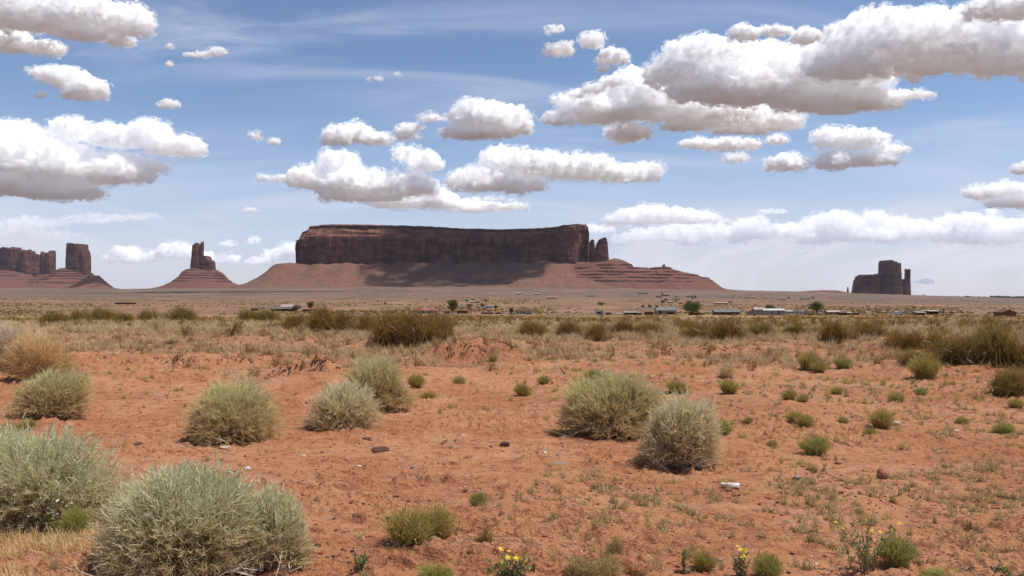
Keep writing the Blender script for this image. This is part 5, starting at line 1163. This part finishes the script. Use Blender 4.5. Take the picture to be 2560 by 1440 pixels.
    house('tan_cabin', 'cabin', 1870, 1885, 775, 778, 787, 'small plain tan cabin between the long dark house and the white gabled shed', 'tan', 'tan', 'front', ((.35, .5, .5, .75),))
    house('white_gabled_shed', 'shed', 1886, 1909, 769.5, 774, 787, 'grey shed with a bright white gable roof joined to the pale house', 'lav', 'paleroof', 'ridge', (), ((.35, .4, .8, 'dark'),), depth=.8)
    house('pale_long_house', 'house', 1909.5, 1962, 772, 776, 788.5, 'long pale grey house with small windows and a door in front of a tree', 'lav', 'white', 'ridge', ((.35, .42, .45, .82), (.87, .91, .6, .82)), ((.68, .74, .85, 'dark'),), depth=.3)
    tree(1925, 785, 34, 24, 'dark green tree showing over the roof of the long pale grey house', 606, M_TREE, n=2200)
    tank(1965, 783, 7, 'white round tank at the right end of the long pale grey house')
    house('white_hut', 'hut', 1970, 1983, 775, 778, 783, 'small hut with a bright pointed roof behind the white vehicles', 'lav', 'white', 'hip', depth=1)
    car(1983, 788, 11, 'white pickup in front of the white van', 'white', 'pickup', face=-1); car(1998, 786, 20, 'long white van left of the camper', 'white', 'suv'); trailer(2006, 2017, 775.5, 783, 'rounded white camper left of the rightmost big tree', wins=((.55, .75, .5, .75),))
    tree(2041, 783, 48, 31, 'broad rounded green tree, rightmost of the three big ones', 607, M_TREE, n=5200, bottom=.10)
    car(2028, 788, 13, 'dark car under the rightmost big tree', 'darkcar'); car(2040, 788, 10, 'grey car under the rightmost big tree', 'greycar', face=-1); car(2058, 786, 8, 'small white vehicle right of the rightmost big tree')
    house('low_tan_house', 'house', 2068, 2100, 777.5, 780.5, 787, 'low tan house with a pale roof right of the rightmost big tree', 'tan', 'paleroof', 'ridge', ((.25, .4, .35, .75), (.65, .72, .35, .75)), depth=.35)
    shelter(2100, 2118, 780, 788, 'dark shed joined to the low tan house', wall='dark', roof='brown', posts=3, wins='closed'); shelter(2119, 2137, 780.5, 788, 'dark shed with a bright white roof strip', wall='dark', roof='paleroof', posts=3, wins='closed'); shelter(2138, 2149, 781, 788.5, 'dark brown square shed at the end of the shed row', wall='brown', roof='brown', posts=3)
    trailer(2243, 2262, 777, 789, 'boxy grey-white camper with a dark open back', wins=((.68, .9, .55, .75), (.42, .55, .1, .3))); car(2237, 788, 18, 'white truck in front of the boxy camper', 'white', 'pickup', face=-1)
    rails(2266, 2292, 782, 788, 'wooden corral fence right of the boxy camper', 8, 3, 'brown')
    shelter(2293, 2313, 779.5, 788, 'brown stable with a bright white roof, front one of the corral sheds', wall='red', roof='paleroof', posts=4); shelter(2306, 2322, 776, 781, 'brown stable with a pale roof behind the front one', wall='brown', roof='paleroof', posts=3); shelter(2323, 2347, 776, 786, 'long brown stable with a pale roof, rightmost corral shed', wall='brown', roof='paleroof', posts=5)
    rails(2350, 2383, 779, 789, 'tall red-brown corral frames at the end of the stables', 6, 2, 'red', board=.3)
    car(2413, 789.5, 9, 'small white car alone right of the corral'); car(2470, 789, 10, 'grey car near the gabled block house', 'greycar', 'suv')
    house('block_house', 'house', 2505, 2541, 775, 780.5, 791, 'plain grey-brown gabled block house near the right frame edge', 'brown', 'brownroof', 'front', (), (), depth=.9)
    house('rust_shed', 'shed', 2494, 2503, 780, 781, 788, 'small rust coloured shed left of the gabled block house', 'red', 'red', 'flat')
    car(2513, 792, 10, 'white car in front of the gabled block house')
    for px, top, row, lab in [(1544, 776, 787, 'thin wooden post, left one of two over the round tanks'), (1549.5, 777, 787, 'thin wooden post, right one of two over the round tanks'), (2359, 772, 788, 'tall wooden post above the red-brown corral frames'), (1557, 770, 787, 'tall wooden pole left of the dark red sheds'), (2291, 777, 788, 'wooden post at the left end of the corral stables')]:
        loc, m = spot(px - 1, px + 1, row); o = MB().extrude_y([(-.11, 0), (.11, 0), (.08, (row - top) * m), (-.08, (row - top) * m)], -.1, .1).build('wooden_post', MV['brown'], None, loc); tag(o, lab, 'post', 'posts of the homesteads')
    # mid distance
    house('dark_barn', 'barn', 287, 335, 755.5, 757, 760.5, 'long dark brown barn alone on the left plain', 'dark', 'brown', 'flat', depth=.25)
    house('long_wall', 'wall', 384, 446, 747.5, 749, 751, 'long low pale wall on the left plain', 'earth', 'earth', 'flat', depth=.08)
    trailer(596, 616, 751.5, 754.5, 'long white trailer alone left of the mesa foot', wins=((.2, .3, .4, .7),))
    trailer(675, 683, 751, 754, 'small white trailer above the grey tree'); trailer(708, 714, 750.5, 753.5, 'tiny white trailer, left one of two above the dark green tree', wins=()); trailer(722, 728, 751, 754, 'tiny white trailer, right one of two above the dark green tree', wins=())
    trailer(940, 949, 750.5, 754.5, 'white trailer, left one of two end to end on bare pink ground'); trailer(950, 958, 750, 753.5, 'white trailer, right one of two end to end on bare pink ground', wins=())
    tree(963, 760, 8, 5, 'small dark shrubby tree under the two white trailers', 610, M_TREEG, n=300, leaf=.6, bottom=.05)
    house('mid_house', 'house', 1175, 1188, 752, 754, 757, 'brown house with a pale roof among grey trees behind the tallest tree', 'brown', 'paleroof', 'ridge'); house('mid_house', 'house', 1190, 1199, 753, 754.5, 757, 'tiny dark house next to the pale roofed one behind the tallest tree', 'dark', 'brown', 'ridge')
    for k, (px, row, w, h, lab) in enumerate([(1168, 756, 12, 8, 'grey-green tree left of the pale roofed house'), (1183, 753, 13, 6, 'dark tree behind the pale roofed house'), (1215, 756, 22, 9, 'wide grey-green tree right of the pale roofed house'), (1173, 768, 16, 9, 'grey tree over a small red shed'), (1206, 768, 14, 11, 'grey-green tree between the red shed and the blue-grey building'), (1239, 771, 12, 8, 'dark round tree right of the blue-grey building')]):
        tree(px, row, w, h, lab, 620 + k, M_TREEG if k != 1 and k != 5 else M_TREE, n=700, leaf=.5, bottom=.05)
    trailer(1146, 1165, 766, 770, 'white mobile home half hidden by the tallest tree', wins=((.3, .4, .4, .7), (.6, .7, .4, .7))); house('small_red_shed', 'shed', 1169, 1177, 766, 767.5, 771, 'tiny red-brown shed under a grey tree', 'red', 'brown', 'ridge')
    house('blue_grey_building', 'house', 1214, 1231, 764, 766, 770.5, 'low blue-grey building between two dark trees', 'steel', 'greyroof', 'ridge', ((.2, .4, .3, .7),))
    tree(1502, 764, 24, 10, 'low spreading grey-green tree alone above the square white garage', 630, M_TREE, n=900, leaf=.5, bottom=.02)
    house('white_hut', 'hut', 1590, 1598, 769, 770.5, 773, 'tiny white hut above the row of dark red sheds', 'white', 'white', 'front'); trailer(1607, 1618, 767, 770.5, 'short white trailer behind the grey roofed tan house', wins=()); trailer(1619, 1639, 768.5, 771.5, 'long cream trailer behind the grey roofed tan house', wins=((.3, .4, .4, .7),))
    for k, (px, row, w, h, lab) in enumerate([(1607, 769, 9, 6, 'dark tree left of the short white trailer'), (1624, 768, 9, 5, 'dark tree behind the long cream trailer'), (1642, 769, 7, 5, 'small grey tree right of the long cream trailer'), (1690, 757, 30, 15, 'blue-grey spreading tree left of the middle big tree'), (1664, 752, 12, 6, 'small grey tree left of the blue-grey spreading tree'), (1655, 738, 13, 8, 'grey tree in the far hamlet'), (1739, 746, 5, 9, 'thin dark conifer over the middle big tree'), (1732, 747, 8, 5, 'small dark tree beside the thin conifer'), (1822, 757, 4, 5, 'tiny dark conifer, left one of two by the long brown house'), (1828, 758, 4, 5, 'tiny dark conifer, right one of two by the long brown house'),
            (1972, 747, 9, 5, 'small round dark tree, left one of two on the far flat'), (2031, 748, 11, 7, 'round dark tree, right one of two on the far flat'), (2310, 739.5, 6, 3.5, 'tiny dark tree on the skyline right of the mitten butte')]):
        tree(px, row, w, h, lab, 640 + k, M_TREE if k not in (3, 4, 5) else M_TREEG, n=500, leaf=.7, bottom=.05)
    for (a, b, t, e, bs, lab, wl, rf) in [(1653, 1662, 750, 752, 757, 'dark house left of the blue-grey spreading tree', 'dark', 'brown'), (1672, 1684, 753, 754.5, 757.5, 'house with a pale roof under the blue-grey spreading tree', 'dark', 'paleroof'), (1697, 1708, 753, 755, 759.5, 'tan house right of the blue-grey spreading tree', 'tan', 'earth'), (1788, 1822, 756, 757.5, 761, 'long brown house with a pale roof beside two conifers', 'brown', 'paleroof'),
            (1596, 1621, 731, 732, 734.5, 'longest building of the far hamlet below the stepped ridge', 'brown', 'greyroof'), (1655, 1673, 736.5, 737.5, 740, 'dark building at the right of the far hamlet', 'dark', 'brown'), (1641, 1655, 739.5, 741, 743.5, 'brown house at the lower edge of the far hamlet', 'brown', 'brown'), (1687, 1700, 738, 739, 741, 'low brown house apart on the right of the far hamlet', 'brown', 'earth'), (1716, 1724, 740, 741, 743, 'small dark house under the end of the stepped ridge', 'dark', 'brown'), (1726, 1733, 738.5, 739.5, 741.5, 'tiny dark house under the end of the stepped ridge, further right', 'dark', 'brown'),
            (1293, 1303, 732, 733, 736, 'dark house with a bright roof at the mesa foot', 'dark', 'white'), (1312, 1328, 735, 736, 738, 'red-brown building with a pale roof at the mesa foot', 'red', 'paleroof'), (1333, 1351, 733, 734, 736.5, 'long pale roofed building at the mesa foot', 'brown', 'paleroof'), (1367, 1393, 742, 743.5, 746.5, 'long tan building below the others at the mesa foot', 'brown', 'earth'), (1467, 1490, 738, 739, 741, 'long low dark building on the slope between two hamlets', 'dark', 'greyroof'),
            (2003, 2026, 745, 746, 748.5, 'long dark building between two round trees on the far flat', 'brown', 'greyroof'), (1948, 1966, 747.5, 748, 749.5, 'low dark building left of the round trees on the far flat', 'brown', 'brown'), (1908, 1918, 743, 744, 746, 'grey house alone on the far flat', 'tan', 'greyroof'), (1866, 1890, 742.5, 743, 745, 'low brown building on pink ground, far right flat', 'brown', 'earth')]:
        house('far_house', 'house', a, b, t, e, bs, lab, wl, rf, 'ridge', depth=.4, group='houses far out on the plain')
    for (a, b, t, bs, lab) in [(1561, 1569.5, 737, 739.5, 'white trailer, left one of two in the far hamlet'), (1572.5, 1578, 737, 739.5, 'white trailer, right one of two in the far hamlet'), (1363, 1368, 734.5, 737, 'tiny white trailer at the mesa foot'), (1806, 1811, 742, 744.5, 'tiny white trailer, leftmost of three on the far flat'), (1829, 1835, 741.5, 744, 'tiny white trailer, middle one of three on the far flat'), (1850, 1855, 740.5, 744, 'tiny white trailer, rightmost of three on the far flat'), (1743, 1748, 754.5, 758, 'tiny white trailer behind the middle big tree'), (1727, 1733, 744, 747, 'tiny white trailer beside the thin conifer')]:
        trailer(a, b, t, bs, lab, wins=())
    # the wooded rim at the right end of the skyline
    rng = np.random.default_rng(700); d = 3900.; n = 130
    px = np.concatenate([rng.uniform(2488, 2700, 110), rng.uniform(2395, 2490, 20)]); V = []; T = []; iv, it = ICO1
    for k, p in enumerate(px):
        s = rng.uniform(3.5, 6.5) * (1 if p > 2488 else .55); x = X(p, d) ; y = d + rng.uniform(-60, 60)
        v = iv * [s * 1.3, s, s * rng.uniform(.8, 1.2)] * (1 + .35 * fbm(iv[:, :1] * 2 + k, iv[:, 1:2] * 2, iv[:, 2:] * 2, seed=k)) + [x, y, Hs(x, y) + s * .7]
        T.append(it + len(V) * len(iv)); V.append(v)
    t = NT('far_wood'); m_ = t.done(t.bsdf((0.045, 0.045, 0.035), 1.0))
    o = link('treeline', mesh_np('treeline', np.concatenate(V), tris=np.concatenate(T), mats=[m_])); o['kind'] = 'stuff'; o['label'] = 'dark wooded rim on the skyline at the right'
build_village()
# ---------------------------------------------------------------- stones, sticks, litter
def rock_mat(name, col, var=0.35):
    t = NT(name); p = t.coord('Object')
    c = t.mix(t.noise(p, 25.0, 5, 0.6, lo=0.35, hi=0.7), col, tuple(c * (1 - var) for c in col))
    return t.done(t.bsdf(c, 0.85, t.bump(t.noise(p, 60.0, 4), 0.01), 0.2))
M_ST = {k: rock_mat(n, c) for k, (n, c) in dict(pale=('pale_stone', (0.56, 0.45, 0.35)), white=('white_stone', (0.72, 0.68, 0.62)), grey=('grey_stone', (0.27, 0.225, 0.20)), red=('red_sandstone', (0.36, 0.15, 0.09)), dark=('dark_clod', (0.13, 0.055, 0.035))).items()}
def stone(px, row, wpx, hpx, label, mat, seed, name='stone', cat_='stone', flat=1.0, group='loose stones on the red sand'):
    loc, m = at(px, row, 0.0); rng = np.random.default_rng(seed); v, t = ICO3
    q = v + rng.normal(size=3) * 3
    f = 1 + 0.30 * fbm(q[:, 0] * 1.3, q[:, 1] * 1.3, q[:, 2] * 1.3, seed=seed, octv=3)[:, None]
    v = np.sign(v) * np.abs(v) ** 0.8 * f * 0.85 * [wpx * m / 2, wpx * m * .42, hpx * m * .55 * flat]
    o = link(name, mesh_np(name, v + [0, 0, hpx * m * .30], tris=t, smooth=True, mats=[M_ST[mat]]), None, loc, rng.random() * 0.6); return tag(o, label, cat_, group)
STONES = [
 (562, 1121, 30, 8, 'flat pale slab of stone below the neat round shrub', 'pale'), (619, 1176, 16, 12, 'chalk white stone, largest of the white ones in the left middle ground', 'white'), (592, 1191, 20, 7, 'thin grey slab just left of the chalk white stone', 'grey'), (568, 1182, 18, 5, 'thin dark sliver of stone left of the chalk white stone', 'grey'),
 (757, 1141, 14, 6, 'small pale stone right of the flat pale slab', 'pale'), (283, 889, 26, 10, 'flat pale grey stone on the left bank beside dry grass', 'pale'), (345, 1115, 30, 12, 'dark red clod left of the neat round shrub', 'dark'), (1033, 1171, 15, 9, 'small grey stone in the centre foreground', 'grey'), (945, 1167, 11, 8, 'small dark brown stone left of the grey one in the centre foreground', 'dark'), (898, 1167, 11, 6, 'small white stone at the left of the centre foreground', 'white'),
 (1093, 1167, 7, 5, 'tiny white pebble right of the small grey stone in the centre', 'white'), (1158, 1092, 16, 7, 'pale pink flat stone in the middle sand', 'pale'), (1219, 1100, 12, 5, 'thin pale chip of stone right of the pale pink one', 'pale'), (1341, 1034, 14, 8, 'dark stone on bare sand under the vase-shaped tuft', 'grey'), (1363, 1135, 10, 7, 'small white stone, left one of two before the wide green shrub', 'white'), (1397, 1139, 16, 8, 'bluish grey stone beside the small white one before the wide green shrub', 'grey'),
 (1481, 1147, 14, 9, 'pale round stone left of the straw grey shrub shadow', 'pale'), (1400, 1161, 34, 7, 'grey crumbled flake of stone below the bluish grey one', 'grey'), (1575, 1184, 12, 6, 'small brown stone below the straw grey shrub', 'red'), (1992, 1197, 20, 11, 'dark stone left of the leaning red slab', 'grey'), (2240, 1062, 24, 12, 'pale rock touching the green tuft on the right', 'pale'), (1735, 1177, 14, 8, 'dark grey stone at the right foot of the straw grey shrub', 'grey'),
 (2096, 1160, 18, 10, 'brown stone right of the bright lone tuft, nearer', 'red'), (2390, 1078, 16, 5, 'thin white flake in the sand at the right', 'white'), (2345, 1130, 14, 5, 'small pale flake below the thin white one at the right', 'pale'), (893, 1295, 26, 12, 'dark clod left of the tall joined green tufts', 'dark'), (1018, 1395, 16, 9, 'dark clod between the joined green tufts and the spiky tuft', 'dark'), (768, 1010, 12, 10, 'round reddish stone left of the front middle shrub', 'red'), (1800, 1402, 14, 8, 'bluish stone beside the slim yellow flowered weed', 'grey'),
]
for i, a in enumerate(STONES): stone(*a, 800 + i)
stone(2205, 1196, 30, 34, 'red sandstone slab leaning up out of the weeds on the right', 'red', 850, 'slab', 'rock', group=None)
stone(950, 1127, 52, 12, 'long dark rotten log chunk lying on the open sand', 'dark', 851, 'wood_chunk', 'wood', group=None)
stone(917, 1100, 26, 9, 'dark bark piece beyond the long log chunk', 'dark', 852, 'wood_chunk', 'wood', group=None)
stone(1262, 1114, 26, 14, 'dark crumbly dung clump in the middle of the sand', 'dark', 853, 'dung', 'dung', group=None)
def sticks(px, row, wpx, hpx, label, n, seed, mat=M_DEAD, flat=False, wid=0.010, name='dead_branch'):
    loc, m = at(px, row, 0.0); rng = np.random.default_rng(seed); w, h = wpx * m, hpx * m; S = []
    ctr = np.zeros((1, 3)); prev = [np.array([[-w * .2, 0, 0.01]])]
    for k in range(n):
        b = prev[rng.integers(0, len(prev))]; a = rng.uniform(-2.8, 2.8)
        e = b + np.array([[math.cos(a) * w * rng.uniform(.3, .6), rng.normal() * w * .2, abs(math.sin(a)) * h * (.15 if flat else rng.uniform(.4, 1))]])
        md = (b + e) / 2 + rng.normal(size=(1, 3)) * w * .06
        for _ in range(3): S.append(ribbons(b, md, e, wid, 4, rng, .4))
        prev += [md, e]
    o = link(name, strip_mesh(name, cat(*S), mat), None, loc); return tag(o, label, 'branch')
sticks(430, 1000, 72, 44, 'bleached forked twigs standing on bare sand left of the neat round shrub', 6, 901)
sticks(2190, 915, 50, 50, 'bleached forked branch on the right rise', 6, 902)
sticks(1425, 935, 60, 26, 'long dark stick lying aslant in the middle distance', 1, 903, M_STEM_DARK, False, 0.03, 'stick')
sticks(2500, 1430, 130, 40, 'tangle of grey dead branches at the lower right corner', 14, 904, M_DEAD, True, 0.008)
sticks(300, 1412, 70, 14, 'pale dry twig curving on the sand left of the largest shrub', 2, 905, M_DEAD, True, 0.006)
sticks(790, 1395, 90, 40, 'tangle of fine bleached twigs at the right foot of the silvery lobe', 10, 906, M_DEAD, True, 0.005)
sticks(2340, 1088, 100, 14, 'thin grey branches lying flat on the right hand sand', 7, 907, M_STEM, True, 0.008)
sticks(640, 930, 30, 40, 'single thin bleached stalk behind the neat round shrub', 2, 908)
sticks(2195, 1000, 16, 42, 'single pale stalk standing among the tufts at the right', 1, 909, M_DEAD, False, 0.008)
# white crumpled cup
def build_cup():
    loc, m = at(1826, 1222, 0.0); L, R_ = 44 * m, 8.0 * m
    r = thing('paper_cup', 'white crumpled cup lying in the weeds in the right foreground', 'cup', loc, math.radians(-24))
    n = 40; rows = np.linspace(0, 1, 9); V = []
    for t_ in rows:
        for a in np.linspace(0, 2 * math.pi, n, endpoint=False):
            rr = R_ * (0.80 + .22 * t_) * (1 + .13 * math.sin(3 * a + 5 * t_) + .07 * math.sin(7 * a + 11 * t_)); V.append((-L / 2 + L * t_, math.cos(a) * rr, R_ + math.sin(a) * rr * .92))
    V = np.array(V); Vi = V.copy(); Vi[:, 1] *= .94; Vi[:, 2] = R_ + (V[:, 2] - R_) * .94
    Q = np.concatenate([grid_quads(9, n, True), grid_quads(9, n, True)[:, ::-1] + len(V)]); 
    rim = np.array([[8 * n + i, 8 * n + (i + 1) % n, len(V) + 8 * n + (i + 1) % n, len(V) + 8 * n + i] for i in range(n)])
    t = NT('white_cup'); mt = t.done(t.bsdf(t.mix(t.noise(t.coord('Object'), 30, 4, lo=.4, hi=.65), (0.66, 0.63, 0.58), (0.46, 0.37, 0.28)), .6))
    link('cup_wall', mesh_np('cup_wall', np.concatenate([V, Vi]), quads=np.concatenate([Q, rim]), smooth=True, mats=[mt]), r)
    T = np.array([[i, (i + 1) % n, n] for i in range(n)]); link('cup_base', mesh_np('cup_base', np.concatenate([V[:n] - [0.001, 0, 0], [[-L / 2 + .004, 0, R_]]]), tris=T, mats=[mt]), r)
build_cup()
# clods, crumbs and grit of the soil itself
def build_clods():
    rng = np.random.default_rng(950); v, t = ICO1
    shapes = [np.sign(v) * np.abs(v) ** .7 * (1 + .5 * fbm(v[:, 0] * 1.5 + k, v[:, 1] * 1.5, v[:, 2] * 1.5, seed=k, octv=2)[:, None]) * [1, .85, .42] for k in range(6)]
    def field(name, label, n, y0, y1, s0, s1, mat, thr, sd):
        p = pts_in(n, y0, y1, rng, 80, lambda px, x, y: 0.12 + .88 * sstep(thr, thr + .35, fbm(x / 0.9, y / 0.6, seed=sd, octv=3)), 0)
        if sd == 961:
            bp = [np.stack([cx + rng.normal(size=420) * ln * .55, cyy + 0.05 + rng.normal(size=420) * .16], 1) for cx, cyy, ln, hh, bk in BANKS]; p = np.concatenate([p] + bp)
        s = s0 * (s1 / s0) ** (rng.random(len(p)) ** 2.2); z = H(p[:, 0], p[:, 1]); a = rng.random(len(p)) * 6.28; k = rng.integers(0, 6, len(p))
        if sd == 961: s[-420 * len(BANKS):] = rng.uniform(.005, .024, 420 * len(BANKS))
        B = np.stack(shapes)[k] * s[:, None, None]; c, sn = np.cos(a)[:, None], np.sin(a)[:, None]
        V = np.stack([B[..., 0] * c - B[..., 1] * sn + p[:, :1], B[..., 0] * sn + B[..., 1] * c + p[:, 1:], B[..., 2] + (z + s * .1)[:, None]], -1).reshape(-1, 3)
        o = link(name, mesh_np(name, V, tris=(t[None] + (np.arange(len(p)) * len(v))[:, None, None]).reshape(-1, 3), mats=[mat])); o['kind'] = 'stuff'; o['label'] = label
    t1 = NT('soil_clod'); c1 = t1.done(t1.bsdf(t1.mix(t1.noise(t1.coord('Object'), 3.0, 3, lo=.4, hi=.6), (0.30, 0.105, 0.055), (0.20, 0.070, 0.038)), .95))
    field('soil_clods', 'dark red crumbs and clods scattered over the sand', 36000, 3.6, 24, .004, .024, c1, -.1, 961)
    t2 = NT('plant_litter'); c2 = t2.done(t2.bsdf((0.075, 0.040, 0.026), .95))
    field('dark_litter', 'dark bits of bark and dung scattered over the sand', 13000, 3.6, 22, .004, .020, c2, 0.0, 962)
    t3 = NT('pale_grit'); c3 = t3.done(t3.bsdf((0.55, 0.40, 0.30), .9))
    field('pale_grit', 'pale grit scattered over the sand', 2500, 3.6, 18, .004, .014, c3, 0.0, 963)
build_clods()
# ---------------------------------------------------------------- the air
def build_haze():
    t = NT('haze_air'); v = t.n('ShaderNodeVolumePrincipled'); v.inputs['Color'].default_value = (0.80, 0.86, 1.0, 1); v.inputs['Density'].default_value = 1.0e-5; v.inputs['Anisotropy'].default_value = 0.2
    t.t.links.new(v.outputs[0], t.out.inputs['Volume'])
    o = MB().box(-14000, 14000, -60, 17000, -420, 480).build('haze', t.m, None); o['kind'] = 'stuff'; o['label'] = 'thin blue haze of the desert air'
build_haze()
